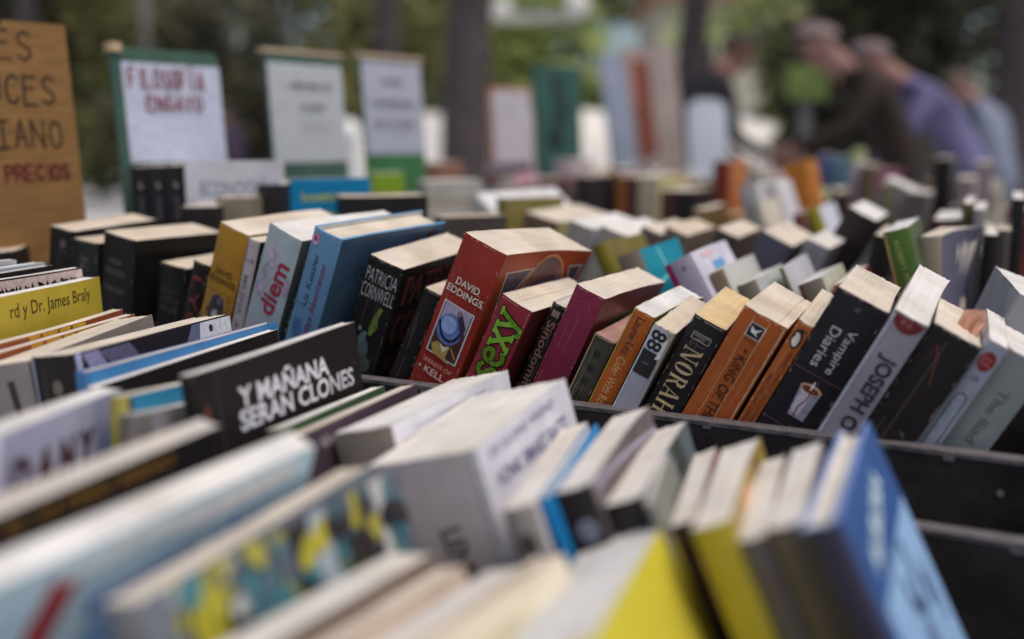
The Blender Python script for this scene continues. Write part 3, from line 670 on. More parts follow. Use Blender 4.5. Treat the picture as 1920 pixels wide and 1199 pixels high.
def slab(u, grow, col):
    """fat slab-serif word written up the spine; a runs up the spine, b across it"""
    o = []; w = 3.3+grow
    def ln(pts, w_=w): o.append(('c' if len(pts) > 3 else 'l', [(u+(.5-b_)*15.5, 60-a) for a, b_ in pts], w_, col))
    ln([(9, .85), (5.5, .98), (1.5, .82), (3, .58), (7.5, .42), (9.2, .18), (5.5, .02), (1, .16)])
    ln([(13, .55), (22, .55), (21, .86), (17.3, 1), (13.4, .82), (12.6, .5), (13.6, .18), (17.5, 0), (22, .12)])
    ln([(26, .94), (36, .06)]); ln([(36, .94), (26, .06)])
    for a in (26, 36):
        for b_ in (.02, .98): ln([(a-2.2, b_), (a+2.2, b_)], 1.9+grow)
    ln([(40, .94), (45.5, .2)]); ln([(50.5, .94), (45.5, .2), (43.5, -.2), (40.5, -.28), (39.4, -.12)])
    for a in (40, 50.5): ln([(a-2.4, .98), (a+2.4, .98)], 1.9+grow)
    return o
S('f13', (96, 34, 34), (154, 44, 56), 'warm', 'crimson paperback with the word sexy in fat green letters', group=gA, bend=.001, gs=1.45,
  art_s=slab(T*.52, 1.7, (58, 40, 30))+slab(T*.52, 0, (128, 172, 56)))
T, D, H = dims('f14')
S('f14', (44, 37, 35), (46, 40, 38), 'grey', 'thin black book with brown lettering beside the plain maroon spine', group=gA,
  art_s=[('r', T*.5, 7, 5.5, 5, 0, (136, 116, 104)), ('t', 'LST', T*.5, 7, 4.4, 3, -90, (50, 42, 40)), ('t', 'Sinodomite', T*.5, 42, 58, 6.2, -90, (122, 92, 78), .02)])
T, D, H = dims('f15')
S('f15', (112, 44, 42), (130, 38, 64), 'warm', 'plain maroon purple paperback with no lettering', group=gA, flare=.003, bend=.001, gs=1.45, jag=.0006,
  art_s=[('l', [(T*.75, 1), (T*.5, 4), (T*.2, 9)], .25, (70, 22, 42))],
  art_c=[('p', [(32, 22), (110, 13), (118, 60), (40, 62)], (60, 44, 38)), ('p', [(36, 24), (100, 17), (70, 44)], (66, 72, 44)), ('l', [(32, 22), (110, 13)], .8, (112, 122, 66))])
T, D, H = dims('f16')
S('f16', (70, 62, 46), (66, 62, 52), 'pink', 'small worn olive grey book with frayed edges and faded pink pages', name='worn_book', group=gA, jag=.0012, wear=2.5, edge=(150, 130, 100),
  art_s=[('l', [(.6, 1), (.8, 40), (.6, 110)], 1.2, (150, 128, 98)), ('l', [(1, .8), (T-1, .8)], 1.2, (132, 114, 88))] + [('r', T*.5, v, 4.5, 4.5, a, (44, 42, 38)) for v, a in ((12, 10), (23, 30), (33, 0), (44, 20))])
T, D, H = dims('f17')
S('f17', (120, 128, 46), (176, 86, 30), 'white', 'thin orange paperback lettered Laurie Lee Cider With Rosie', group=gA, flare=.005, bend=.002, jag=.0005, wear=1.5,
  art_s=[('r', .5, 60, .8, 120, 0, (150, 170, 50)), ('t', 'Laurie Lee', T*.52, 18, 27, 6, -90, (64, 38, 22)), ('t', 'Cider With Rosie', T*.52, 55, 42, 6, -90, (216, 158, 96))])
T, D, H = dims('f18')
S('f18', (110, 100, 84), (152, 152, 162), 'cream', 'torn silver grey paperback with a black 38 on its spine', name='torn_book', group=gA, jag=.0012, wear=2.0,
  art_s=[('r', T*.44, 26, T*.84, 17, 0, (40, 38, 40)), ('r', T*.44, 9.5, T*.78, 15, 0, (172, 172, 178)), ('t', '88', T*.44, 9.5, 14, T*.68, -90, (36, 34, 36), .03), ('r', T*.44, 26, T*.3, 1, 0, (90, 88, 90)),
         ('p', [(T*.72, 0), (T, 0), (T, 34), (T*.9, 30), (T*.86, 22), (T*.74, 18), (T*.84, 10)], (150, 136, 116)), ('p', [(T*.78, 9), (T*.88, 4), (T*.9, 20), (T*.7, 21)], (206, 202, 200)),
         ('r', .6, 60, 1, 118, 0, (206, 204, 204)), ('t', 'c,', T*.4, 66, 5, 6, -90, (40, 38, 40))])
T, D, H = dims('f19')
def didone(word, u, v0, L, h, col):
    """fat and thin serif capitals, read top to bottom; cell width fixed by letter"""
    W = {'N': 1.15, 'O': 1.0, 'R': 1.05, 'A': 1.05, 'H': 1.15, 'L': .9, ' ': .5}; tot = sum(W[c]+.12 for c in word); out = []; x = 0
    def P(pts): out.append(('p', [(u-h/2+b*h, v0+(x+a*W[c])/tot*L) for a, b in pts], col))
    def bar(x0, x1, b0=0, b1=1): P([(x0, b0), (x1, b0), (x1, b1), (x0, b1)])
    def ser(xc, b): P([(xc-.17, b-.03), (xc+.17, b-.03), (xc+.17, b+.03), (xc-.17, b+.03)])
    for c in word:
        if c == 'N': bar(.1, .17); P([(.08, 1), (.30, 1), (.9, 0), (.72, 0)]); bar(.82, .89); ser(.14, .03); ser(.14, .97); ser(.86, .97)
        if c == 'O':
            for sg in (1, -1):
                n = 10; o = [(.5+sg*.46*math.sin(math.pi*i/n), .5-.5*math.cos(math.pi*i/n)) for i in range(n+1)]; q = [(.5+sg*.2*math.sin(math.pi*i/n), .5-.46*math.cos(math.pi*i/n)) for i in range(n+1)]
                for i in range(n): P([o[i], o[i+1], q[i+1], q[i]])
        if c == 'R': bar(.12, .34); P([(.34, .93), (.6, 1), (.85, .86), (.85, .62), (.6, .5), (.34, .5), (.34, .56), (.56, .57), (.62, .7), (.6, .88), (.34, .94)]); P([(.4, .52), (.6, .52), (.98, 0), (.76, 0)]); ser(.23, .03); ser(.2, .97)
        if c == 'A': P([(.04, 0), (.11, 0), (.5, 1), (.44, 1)]); P([(.42, 1), (.62, 1), (.96, 0), (.72, 0)]); bar(.2, .75, .3, .36); ser(.1, .03); ser(.84, .03)
        if c == 'H': bar(.1, .31); bar(.7, .91); bar(.3, .72, .47, .53); ser(.2, .03); ser(.2, .97); ser(.8, .03); ser(.8, .97)
        if c == 'L': bar(.12, .34); bar(.3, .85, 0, .06); bar(.79, .86, 0, .26); ser(.23, .97); ser(.23, .03)
        x += W[c]+.12
    return out
S('f19', (50, 44, 44), (48, 44, 46), 'yellow', 'black paperback lettered Norah in tall gold capitals with yellowed pages', group=gA, wear=1.6,
  art_s=[('o', T*.5, 12, 12, 4.6, .5, (150, 140, 134)), ('t', 'FAWCETT', T*.5, 11.2, 10, 1.8, 0, (160, 150, 142)), ('t', 'CREST', T*.5, 13.4, 6, 1.2, 0, (150, 140, 134)), ('t', 'BESTSELLER', T*.5, 17, 11, 1.2, 0, (98, 88, 86))]
        + didone('NORAH L', T*.48, 20, 62, T*.56, (176, 156, 118)))
T, D, H = dims('f20')
S('f20', (150, 78, 32), (168, 82, 32), 'warm', 'broad burnt orange paperback lettered King of the with white crease lines', group=gA, wear=2.2, jag=.0004,
  art_s=[('l', [(T*.30+.3*math.sin(i*2.1), 2+i*9) for i in range(12)], .28, (214, 160, 120)), ('l', [(T*.64+.3*math.sin(i*1.7), 1+i*9) for i in range(12)], .28, (220, 170, 130)), ('l', [(T*.955+.25*math.sin(i*2.7), 1+i*9) for i in range(12)], .45, (226, 190, 160)),
         ('r', T*.47, 11, 10, 9.4, 0, (196, 186, 174)), ('r', T*.47, 11, 9.0, 8.4, 0, (40, 36, 36)), ('p', [(T*.47-3.4, 8.4), (T*.47-.6, 10.4), (T*.47+3.6, 8.2), (T*.47+1, 12), (T*.47+2.8, 13.8), (T*.47-.2, 12.8), (T*.47-2.4, 12.4)], (198, 194, 186)),
         ('t', 'PAN', T*.47, 18.2, 7.5, 1.6, 0, (76, 40, 24)), ('t', '• KING OF THE', T*.5, 50, 53, 6.6, -90, (66, 36, 24), .012)] +
        [('r', T*.5+3.3*s_, v, .6, 1.5, 0, (66, 36, 24)) for v in (32, 38, 44, 52, 60, 68) for s_ in (-1, 1)])
T, D, H = dims('f21')
S('f21', (140, 76, 32), (170, 86, 36), 'warm', 'slim orange paperback with a penguin badge at the top of its spine', group=gA, wear=1.6,
  art_s=[('e', T*.5, 11, 6.6, 12.5, 8, (46, 40, 36)), ('e', T*.48, 11.6, 4.4, 9, 8, (196, 186, 172)), ('e', T*.56, 5.6, 3.2, 3.2, 0, (46, 40, 36)), ('r', T*.74, 5.4, 2, .8, 10, (46, 40, 36)), ('l', [(T*.3, 9), (T*.16, 13)], 1, (46, 40, 36)), ('l', [(T*.7, 9), (T*.82, 13)], 1, (46, 40, 36)),
         ('t', 'PRINCE LEOPOLD OF LOEWENSTEIN', T*.66, 50, 60, 2.5, -90, (70, 40, 26)), ('t', 'AND WILLIAM GERHARDI', T*.3, 58, 42, 2.5, -90, (70, 40, 26))])
T, D, H = dims('f22')
S('f22', (44, 39, 40), (46, 41, 46), 'warm', 'thick black book lettered Vampire Diaries above a white candle', group=gA, gs=1.5,
  art_s=[('e', T*.5, 7, 4, 3, 30, (70, 64, 66)), ('t', 'Vampire', T*.63, 34, 30, 6.6, -90, (176, 168, 176)), ('t', 'Diaries', T*.36, 35, 27, 6.2, -90, (176, 168, 176)),
         ('l', [(.5, 53), (T-.5, 53)], .35, (116, 74, 96)), ('l', [(.5, 90), (T-.5, 90)], .35, (116, 74, 96)),
         ('p', [(T*.32, 61), (T*.74, 61), (T*.70, 82), (T*.38, 82)], (126, 124, 142)), ('p', [(T*.36, 62), (T*.6, 62), (T*.56, 80), (T*.4, 80)], (172, 164, 172)), ('e', T*.53, 62, T*.42, 6, 0, (190, 150, 120)), ('e', T*.53, 62.4, T*.34, 4.4, 0, (104, 44, 36)),
         ('p', [(T*.53, 56), (T*.56, 60), (T*.53, 63), (T*.50, 60)], (226, 216, 206)), ('l', [(T*.56, 63), (T*.55, 69), (T*.48, 75), (T*.49, 81)], .8, (112, 40, 38))])
T, D, H = dims('f23')
S('f23', (170, 165, 172), (160, 155, 164), 'white', 'tall white paperback lettered Joseph O with a dark red half disc on top', group=gA, gs=1.2, bend=.001,
  art_s=[('p', [(T*.5+T*.46*math.cos(a*math.pi/12), .4+9.5*math.sin(a*math.pi/12)) for a in range(13)], (122, 44, 44)), ('t', 'P.S.', T*.5, 4.2, 6.5, 3, 0, (196, 130, 124)),
         ('t', 'JOSEPH O', T*.56, 51, 51, 11.8, -90, (56, 52, 58), .03), ('r', .9, 70, 1.6, 136, 0, (196, 196, 206))])
T, D, H = dims('f24')
S('f24', (42, 37, 36), (43, 38, 38), 'warm', 'broad plain black book with faint red scratches between two white spines', group=gA,
  art_s=[('l', [(T*.3, 10), (T*.42, 17), (T*.58, 32)], .6, (110, 54, 36)), ('l', [(T*.3, 10), (T*.24, 22)], .4, (90, 48, 36)), ('l', [(T*.5, 40), (T*.44, 52)], .4, (74, 44, 38)), ('l', [(T*.28, 64), (T*.5, 80)], .4, (74, 42, 36))])
T, D, H = dims('f25')
S('f25', (150, 150, 160), (158, 162, 176), 'white', 'thin pale book numbered 58 with a red oval badge', group=gA, gs=1.2,
  art_s=[('e', T*.5, 12, T*.78, 12, 0, (132, 42, 42)), ('t', 'LIVING', T*.5, 10.5, 6, 1.6, 0, (196, 130, 124)), ('t', 'PAPEL', T*.5, 13.6, 6, 1.6, 0, (196, 130, 124)), ('t', '58', T*.5, 23, 4.2, 3.4, 0, (96, 96, 108)),
         ('e', T*.5, 38, T*.6, 9, 0, (60, 60, 72)), ('r', T*.5, 62, T*.6, 46, 0, (60, 60, 72)), ('e', T*.5, 38.2, T*.5, 7.6, 0, (150, 156, 172)), ('r', T*.5, 62, T*.5, 46, 0, (150, 156, 172))])
T, D, H = dims('f26')
S('f26', (128, 132, 132), (134, 140, 140), 'white', 'grey green book lettered The Iliad at the right end of the row', group=gA, gs=1.25,
  art_s=[('t', 'The Iliad', T*.5, 40, 36, 5.6, -90, (92, 98, 98))])
S('r7', (150, 150, 156), (140, 140, 144), 'white', 'pale grey book leaning behind the Iliad at the right edge', group=gA, gs=1.2, art_c=[('r', 40, 20, 50, 3, 0, (90, 90, 96)), ('r', 36, 28, 30, 1.6, 0, (90, 90, 96))])
# ------------------------------------------------------------------ foreground row
gB = 'books in the foreground row'
S('g1', (150, 150, 150), (120, 120, 124), 'grey', 'grey white paper topped book at the far left edge below the brown board', group=gB)
S('g2', (140, 156, 166), (120, 130, 140), 'white', 'pale blue edged thin book at the left edge', group=gB, art_c=[('r', 100, 3, 60, 3, 0, (120, 140, 152))])
S('g3', (44, 38, 38), (44, 38, 38), 'grey', 'thin black book at the left edge in front of the pale blue one', group=gB)
T, D, H = dims('g4')
lace = []
for i in range(46):
    u = D-2-i*3.1; lace.append(('p', [(u, 1.2), (u+3.2, 1.0), (u+3.4+rng.uniform(-1, 1), 3+rng.uniform(0, 7)), (u+1+rng.uniform(-1, 1), 5+rng.uniform(0, 7)), (u-.8, 3+rng.uniform(0, 4))], (176, 156, 152)))
S('g4', (58, 46, 46), (58, 46, 46), 'white', 'thin dark book with a torn lace pattern along its top edge', group=gB, art_c=lace)
T, D, H = dims('g5')
S('g5', (188, 164, 46), (180, 150, 40), 'white', 'yellow paperback cover lettered Dr. James Braly', group=gB, gc=1.25, edge=(220, 214, 204), gs=1.3,
  art_c=[('t', 'rd y Dr. James Braly', D*.575, 11.5, 104, 11.5, 0, (76, 66, 34))])
for n_, w_ in (('g6', 'first'), ('g7', 'second')):
    S(n_, (150, 74, 36), (130, 66, 36), 'warm', '%s of two thin books with orange and yellow banded covers below the yellow cover' % w_, group=gB,
      art_c=[('r', 34+i*17, 3.5, 12+4*(i % 2), 7, 0, (186, 132+8*i % 40, 42)) for i in range(4)])
S('g8', (120, 112, 104), (128, 120, 116), 'warm', 'thick book with grey spine and a broad sloping top of cream pages', group=gB, art_s=[('r', 15, 22, 4, 24, 4, (52, 44, 44))])
T, D, H = dims('g9')
S('g9', (46, 40, 46), (44, 38, 38), 'warm', 'black book with white and blue print on its cover behind the blue book', group=gB,
  art_s=[('e', T*.55, 18, 6, 9, 0, (96, 88, 76)), ('r', .8, 30, 1.6, 60, 0, (150, 160, 176))],
  art_c=[('r', 3, 14, 5, 30, 0, (150, 158, 184)), ('p', [(6, 1), (20, 1), (34, 22), (18, 22)], (128, 124, 156)), ('p', [(20, 2), (48, 1.5), (58, 12), (34, 14)], (84, 82, 106)), ('p', [(114, 1), (D-.6, 1), (D-.6, 14), (104, 14)], (92, 96, 122)), ('p', [(124, 1), (D-.6, 1), (D-.6, 16), (120, 16)], (190, 192, 200)), ('e', 136, 6, 5, 5, 0, (50, 46, 52))])
S('g10', (52, 116, 170), (52, 110, 160), 'grey', 'glossy bright blue hardback lying along the row left of the black clones book', name='hardcover_book', group=gB, hard=True, rough=.28, gc=1.4, edge=(70, 90, 150))
S('g11', (44, 38, 40), (44, 38, 40), 'white', 'thin black paperback with a white rubbed edge in front of the blue hardback', group=gB, edge=(214, 206, 200))
T, D, H = dims('g13')
S('g13', (40, 132, 176), (150, 140, 60), 'warm', 'small bright blue book with yellow print left of the black clones book', group=gB, gc=1.3,
  art_c=[('t', 'GRAN', 24, 14, 24, 6, 0, (186, 176, 60)), ('r', 2, 20, 4, 40, 0, (70, 60, 52))])
S('g14', (132, 130, 136), (96, 88, 84), 'grey', 'small grey book below the bright blue one', group=gB, art_c=[('r', 10, 12, 14, 20, 0, (110, 100, 98))])
T, D, H = dims('g12')
S('g12', (42, 36, 36), (46, 38, 35), 'white', 'black book lettered Y mañana serán clones in white capitals', group=gB, gc=1.2, edge=(216, 208, 202), wear=.5, rough=.5,
  art_c=[('r', 15, 60, .8, 120, 0, (66, 60, 60)), ('e', 6, 22, 4, 12, 0, (96, 52, 36)), ('e', 7, 36, 4, 8, 0, (92, 50, 34)), ('t', 'Y MAÑANA', D*.485, 17.5, D*.56, 13.5, 0, (206, 204, 210), .03), ('t', 'SERAN CLONES', D*.565, 30.5, D*.74, 11, 0, (206, 204, 210), .03)]
   + [('r', D*.84, 26+1.5*i, D*.2, .35, 0, (60, 54, 54)) for i in range(7)])
S('g18', (58, 82, 52), (60, 80, 56), 'white', 'thin book with a narrow green cover strip right of the clones book', group=gB, edge=(200, 194, 184))
T, D, H = dims('g19')
S('g19', (66, 50, 60), (80, 70, 80), 'warm', 'thin dark purple book beside the green strip', group=gB, art_c=[('t', 'Vindication', D*.3, 8, 50, 6, 0, (176, 168, 176))], edge=(196, 184, 172))
T, D, H = dims('g20')
S('g20', (212, 210, 218), (134, 122, 108), 'white', 'white covered book with tan spine behind the thick cream paged volume', group=gB, gc=1.15, flare=.003, art_c=[('r', 14, 12, 14, 5, 0, (150, 144, 150)), ('l', [(20, 6), (100, 5)], .8, (170, 166, 176))])
T, D, H = dims('g23')
S('g23', (214, 212, 222), (186, 174, 172), 'pale', 'very thick white volume with grey spine and cream pages in the foreground', group=gB, gc=1.15, gs=1.6, bend=.002,
  art_s=[('t', 'LENS', T*.62, 46, 24, 12, -84, (98, 88, 86), .03), ('r', T*.975, 70, 2.4, 140, 0, (196, 196, 206))],
  art_c=[('t', 'VONK SMART RAZZ', D*.5, 20, D*.78, 8, 0, (92, 90, 124), .02), ('t', 'DE KLEINE VRIEND', D*.46, 6.5, D*.7, 4.5, 0, (110, 108, 140)), ('l', [(D*.27, 40), (D*.29, 52)], 3, (200, 110, 116)), ('r', 1.2, 60, 2.2, 120, 0, (206, 206, 216))])
T, D, H = dims('g24')
S('g24', (184, 180, 184), (136, 130, 124), 'pale', 'slim book with dark blots on a grey spine beside the thick white volume', group=gB, art_s=[('e', T*.5, 16, 7, 9, 0, (72, 62, 58)), ('e', T*.45, 38, 8, 9, 0, (86, 78, 72)), ('r', .7, 40, 1.2, 80, 0, (110, 84, 84))])
S('g25', (8, 128, 196), (14, 122, 190), 'cyan', 'thin bright blue hardback in the foreground', name='hardcover_book', group=gB, hard=True, gs=1.4, gc=1.4, edge=(10, 132, 200))
T, D, H = dims('g26')
S('g26', (96, 88, 90), (44, 40, 44), 'pale', 'black spined book with a pale round mark right of the bright blue one', group=gB, flare=.004, edge=(206, 196, 194), art_s=[('e', T*.55, 18, 8, 9, 0, (110, 116, 134)), ('e', T*.55, 18, 5, 6, 0, (84, 88, 104))], art_c=[('r', 60, 8, 70, 9, 0, (80, 68, 66)), ('l', [(0, 2), (D, 12)], 2.5, (140, 134, 152))])
S('g27', (92, 104, 108), (46, 40, 42), 'pale', 'book with glossy grey green cover strip and short black spine', group=gB, flare=.003, rough=.25, edge=(204, 196, 196), art_c=[('l', [(10, 16), (100, 6)], 3, (130, 148, 156)), ('r', 90, 8, 24, 14, 0, (60, 64, 60))])
S('g28', (110, 112, 104), (100, 100, 96), 'grey', 'low grey green book hidden between two white paged ones', group=gB)
S('g29', (150, 110, 112), (66, 48, 50), 'pale', 'slim white paged book with dark maroon spine in the foreground', group=gB, art_s=[('e', 6, 30, 4, 30, 0, (110, 70, 72))])
T, D, H = dims('g30')
S('g30', (150, 124, 60), (160, 144, 34), 'pale', 'slim foreground book with olive yellow spine', group=gB, flare=.003, gs=1.5, art_s=[('r', T*.55, 112, 4, 16, 0, (70, 60, 30))], art_c=[('r', D*.8, 10, 26, 16, 0, (104, 84, 40)), ('e', D*.4, 8, 30, 12, 0, (190, 140, 100)), ('l', [(D*.85, 3), (D*.97, 18)], 2, (150, 146, 40))])
S('g31', (130, 122, 122), (84, 78, 80), 'pale', 'grey spined book between the olive one and the brown one', group=gB, art_s=[('e', 6, 18, 3, 4, 0, (100, 72, 74))])
S('g32', (120, 110, 108), (84, 74, 70), 'pale', 'brown grey spined book against the blue hardback', group=gB)
T, D, H = dims('g33')
S('g33', (40, 76, 136), (48, 46, 66), 'pale', 'blue hardback with a pale blue picture panel at the right end of the foreground', name='hardcover_book', group=gB, hard=True, gc=1.45, edge=(120, 150, 214), back=(110, 140, 206),
  art_c=[('t', 'AURORA', D*.45, 20, D*.55, 10, 12, (176, 196, 224), .04), ('p', [(10, 38), (D-3.5, 34), (D-3.5, 112), (D*.88, 122), (10, 132)], (124, 154, 188)), ('l', [(D*.42, 46), (D*.45, 58), (D*.58, 64)], 6, (50, 58, 88)), ('l', [(D*.6, 40), (D*.6, 54), (D*.5, 72)], 7, (60, 70, 100)), ('e', D*.5, 76, 18, 22, 10, (84, 100, 134)), ('e', D*.74, 66, 9, 16, 0, (66, 80, 116)), ('l', [(D*.8, 56), (D*.84, 84)], 3, (70, 84, 120)),
         ('r', D*.55, 113, 60, 1.6, 20, (60, 84, 130)), ('e', D*.85, 112, 12, 16, 0, (60, 80, 120))])
# ------------------------------------------------------------------ nearest row
gC = 'books nearest the viewer'
T, D, H = dims('g15')
S('g15', (196, 192, 216), (196, 192, 216), 'white', 'blurred lilac white cover with dark red capitals at the left edge', group=gC, gc=1.3, art_c=[('t', 'D A N Y', D*.42, 21, 76, 17, 0, (80, 26, 32), .05)])
T, D, H = dims('g16')
S('g16', (50, 42, 42), (50, 42, 42), 'grey', 'blurred black cover with gold lettering below a broad grey page band', group=gC, art_c=[('t', 'EL ULTIMO REINO', D*.42, 6.5, 78, 5.5, 0, (150, 106, 40), .03)])
T, D, H = dims('g17')
S('g17', (176, 204, 228), (176, 204, 228), 'white', 'large blurred light blue cover with a red diagonal stroke', group=gC, gc=1.4, art_c=[('l', [(30, 12), (23, 26), (17, 44), (14, 66)], 11, (150, 58, 60)), ('t', 'marea alta', D*.56, 24, 80, 12, 2, (70, 118, 180), .04), ('e', D*.72, 8, 66, 9, 3, (206, 218, 228)), ('e', D*.4, 7, 60, 8, 3, (200, 214, 228)), ('p', [(40, 34), (D-4, 22), (D-2, 60), (36, 60)], (120, 158, 200))])
def pattern(D):
    o = []; pr = random.Random(8); u = 14
    cs = [(52, 46, 50), (170, 160, 48), (60, 54, 58), (176, 176, 172), (74, 112, 122), (84, 92, 104), (160, 152, 60), (48, 42, 46), (150, 162, 168), (66, 112, 122)]; k = 0
    while u < D-1:
        w = pr.uniform(3, 14); ph = pr.uniform(0, 6); n = 9
        L = [(u+2.2*math.sin(ph+i*.7), 2+i*8) for i in range(n)]; Rr = [(u+w+2.2*math.sin(ph+.8+i*.7), 2+i*8) for i in range(n)]
        for i in range(n-1): o.append(('p', [L[i], L[i+1], Rr[i+1], Rr[i]], cs[k % 10]))
        for q in range(5): o.append(('e', u+pr.uniform(-2, w), pr.uniform(2, 50), pr.uniform(3, 12), pr.uniform(5, 20), pr.uniform(-60, 60), cs[pr.randrange(10)]))
        u += w*.9; k += 1
    return o
T, D, H = dims('g22')
S('g22', (104, 110, 120), (110, 110, 114), 'warm', 'blurred cover patterned in yellow, teal and black', group=gC, gc=1.25,
  art_c=pattern(D))
S('g35', (96, 76, 64), (180, 176, 176), 'white', 'blurred white paged book with brown cover edge at the bottom', group=gC)
S('g36', (170, 150, 132), (170, 150, 132), 'warm', 'blurred beige paged slim book right of the brown edge', group=gC)
S('g37', (196, 196, 206), (190, 190, 200), 'white', 'blurred bright white paged book at the bottom centre', group=gC)
S('g38', (206, 196, 172), (200, 190, 168), 'cream', 'blurred beige slim book left of the yellow cover', group=gC)
T, D, H = dims('g34')
S('g34', (198, 184, 44), (198, 184, 44), 'white', 'blurred lemon yellow covered book at the bottom centre', group=gC, gc=1.35, back=(170, 160, 70), edge=(196, 190, 110), art_c=[('e', D*.5, 60, 40, 24, 0, (160, 146, 34))])
# ------------------------------------------------------------------ books farther back, out of focus
gD = 'books behind the sharp row'; gM = 'books on the middle table'; gL = 'books below the signs'
S('d1', (110, 98, 40), (130, 116, 34), 'cream', 'olive yellow spined book leaning left behind the flared orange cover', group=gD)
T, D, H = dims('d2')
S('d2', (18, 128, 150), (140, 126, 110), 'white', 'book with taupe spine and turquoise cover leaning left', group=gD, art_c=[('l', [(D*.4, 4), (D*.5, 30)], 3, (130, 196, 206)), ('l', [(D*.2, 34), (D*.7, 26)], 3, (110, 186, 200))])
T, D, H = dims('d3')
S('d3', (196, 192, 206), (178, 168, 186), 'white', 'lilac spined book with a magenta band beside the turquoise cover', group=gD, gs=1.3, gc=1.15,
  art_s=[('r', 3, 12, 6, 34, 0, (160, 50, 96)), ('e', T*.6, 9, 4, 4, 0, (130, 120, 140))], art_c=[('r', D*.55, 18, 34, 8, 0, (90, 140, 180)), ('r', D*.4, 6, 40, 4, 0, (206, 170, 174))])
S('d4', (190, 188, 182), (128, 112, 90), 'white', 'slim tan spined book with white cover right of the lilac spine', group=gD, gc=1.15)
S('d5', (176, 182, 178), (130, 118, 100), 'white', 'tan spined book with whitish green cover behind the orange King paperback', group=gD, gc=1.15, art_c=[('e', 70, 20, 34, 20, 0, (130, 150, 136))])
S('d6', (186, 186, 194), (96, 86, 62), 'white', 'very thin white book with olive spine edge behind the King paperback', group=gD, gc=1.15)
S('d7', (170, 170, 150), (130, 116, 100), 'white', 'short greyish book behind the slim penguin paperback', group=gD, art_s=[('r', 2, 10, 3, 30, 0, (120, 60, 50))])
S('d8', (150, 60, 46), (140, 70, 56), 'white', 'book with red cover edge and white pages behind the Vampire book', group=gD)
T, D, H = dims('d9')
S('d9', (72, 84, 50), (74, 104, 42), 'white', 'moss green spined book with small gilt lettering standing behind the Joseph book', group=gD, art_s=[('t', 'ROBERT MUSIL', T*.5, 32, 46, 4, -86, (150, 160, 90)), ('r', 1.2, 60, 2.2, 118, 0, (160, 134, 84))])
S('d10', (64, 62, 90), (176, 160, 140), 'warm', 'beige and slate purple book with curling cover beside the green spine', group=gD, flare=.02, gs=1.25)
S('e1', (88, 84, 92), (84, 80, 92), 'warm', 'dark slate spined book leaning right in the row behind', group=gD)
S('e2', (52, 44, 42), (58, 48, 46), 'white', 'dark brown broad book leaning right with a bright white top', group=gD)
S('e3', (120, 116, 122), (130, 126, 130), 'white', 'grey spined book with white pages leaning right behind the lilac books', group=gD)
S('e4', (190, 188, 194), (150, 140, 130), 'white', 'white topped book at the left of the leaning row behind the flared orange cover', group=gD)
S('e5', (180, 178, 186), (150, 142, 130), 'white', 'second white topped book of the leaning row, right of the first', group=gD)
S('e6', (150, 130, 116), (96, 80, 76), 'warm', 'beige topped book above the turquoise cover', group=gD)
S('e7', (160, 140, 120), (110, 96, 84), 'cream', 'cream topped book above the lilac spine', group=gD)
S('e8', (130, 110, 100), (70, 60, 58), 'warm', 'beige topped dark book left of the slate spine', group=gD)
S('e9', (50, 44, 46), (52, 46, 46), 'warm', 'black book just left of the moss green spine', group=gD)
S('r1', (84, 50, 44), (84, 48, 44), 'white', 'broad maroon book with wide white top at the right', group=gD)
S('r2', (90, 82, 44), (94, 84, 48), 'white', 'tall thin olive spine at the right', group=gD)
S('r3', (150, 142, 140), (128, 120, 120), 'white', 'tall thin grey spine beside the olive one', group=gD)
S('r4', (46, 42, 42), (48, 44, 42), 'white', 'thin black spine with bright white top at the right', group=gD)
S('r5', (84, 78, 74), (82, 76, 72), 'warm', 'thin brown grey spine between two black ones', group=gD)
S('r6', (42, 38, 40), (44, 40, 42), 'white', 'tall black spine at the right edge of the picture', group=gD)
S('m1', (130, 80, 40), (146, 86, 40), 'warm', 'orange brown upright spine in the middle distance', group=gM)
S('m2', (80, 50, 44), (84, 52, 44), 'warm', 'dark brown upright spine beside the orange brown one', group=gM)
S('m3', (190, 176, 120), (188, 176, 140), 'warm', 'cream yellow upright spine beside the dark brown one', group=gM, gs=1.3)
S('m4', (80, 48, 44), (78, 44, 42), 'warm', 'dark red spine right of the cream yellow one', group=gM)
S('m5', (48, 42, 42), (50, 44, 44), 'warm', 'black spine right of the dark red one', group=gM)
S('m6', (190, 110, 50), (122, 50, 38), 'warm', 'dark red spine with orange cover at the back', group=gM)
S('m7', (186, 112, 34), (184, 108, 36), 'warm', 'bright orange book leaning left at the back', group=gM)
S('m8', (186, 184, 186), (170, 168, 166), 'white', 'pale grey book leaning left below the bright orange one', group=gM, gs=1.3)
S('m9', (196, 190, 194), (186, 176, 176), 'white', 'white spined book leaning left below the orange one', group=gM, gs=1.3)
S('m10', (190, 192, 206), (168, 156, 40), 'white', 'white book with lemon yellow spine leaning left', group=gM)
S('m11', (46, 42, 42), (48, 43, 42), 'warm', 'tall black spine with pinkish top at the right of the middle table', group=gM)
S('m12', (128, 118, 120), (124, 112, 114), 'warm', 'grey brown spine with pink white top beside the tall black one', group=gM)
S('m13', (186, 166, 166), (120, 104, 106), 'warm', 'pinkish white book behind the tall black spine', group=gM)
S('m14', (96, 80, 60), (96, 82, 60), 'warm', 'brown upright spine right of a lilac one', group=gM)
S('m15', (168, 156, 176), (156, 146, 164), 'warm', 'lilac grey thin upright spine at the back', group=gM)
S('m16', (130, 70, 96), (120, 80, 96), 'grey', 'magenta covered book at the back', group=gM)
S('m17', (110, 106, 70), (110, 104, 70), 'warm', 'small olive spine below the magenta cover', group=gM)
S('m18', (190, 186, 184), (130, 124, 120), 'white', 'white topped leaning book below the magenta cover', group=gM)
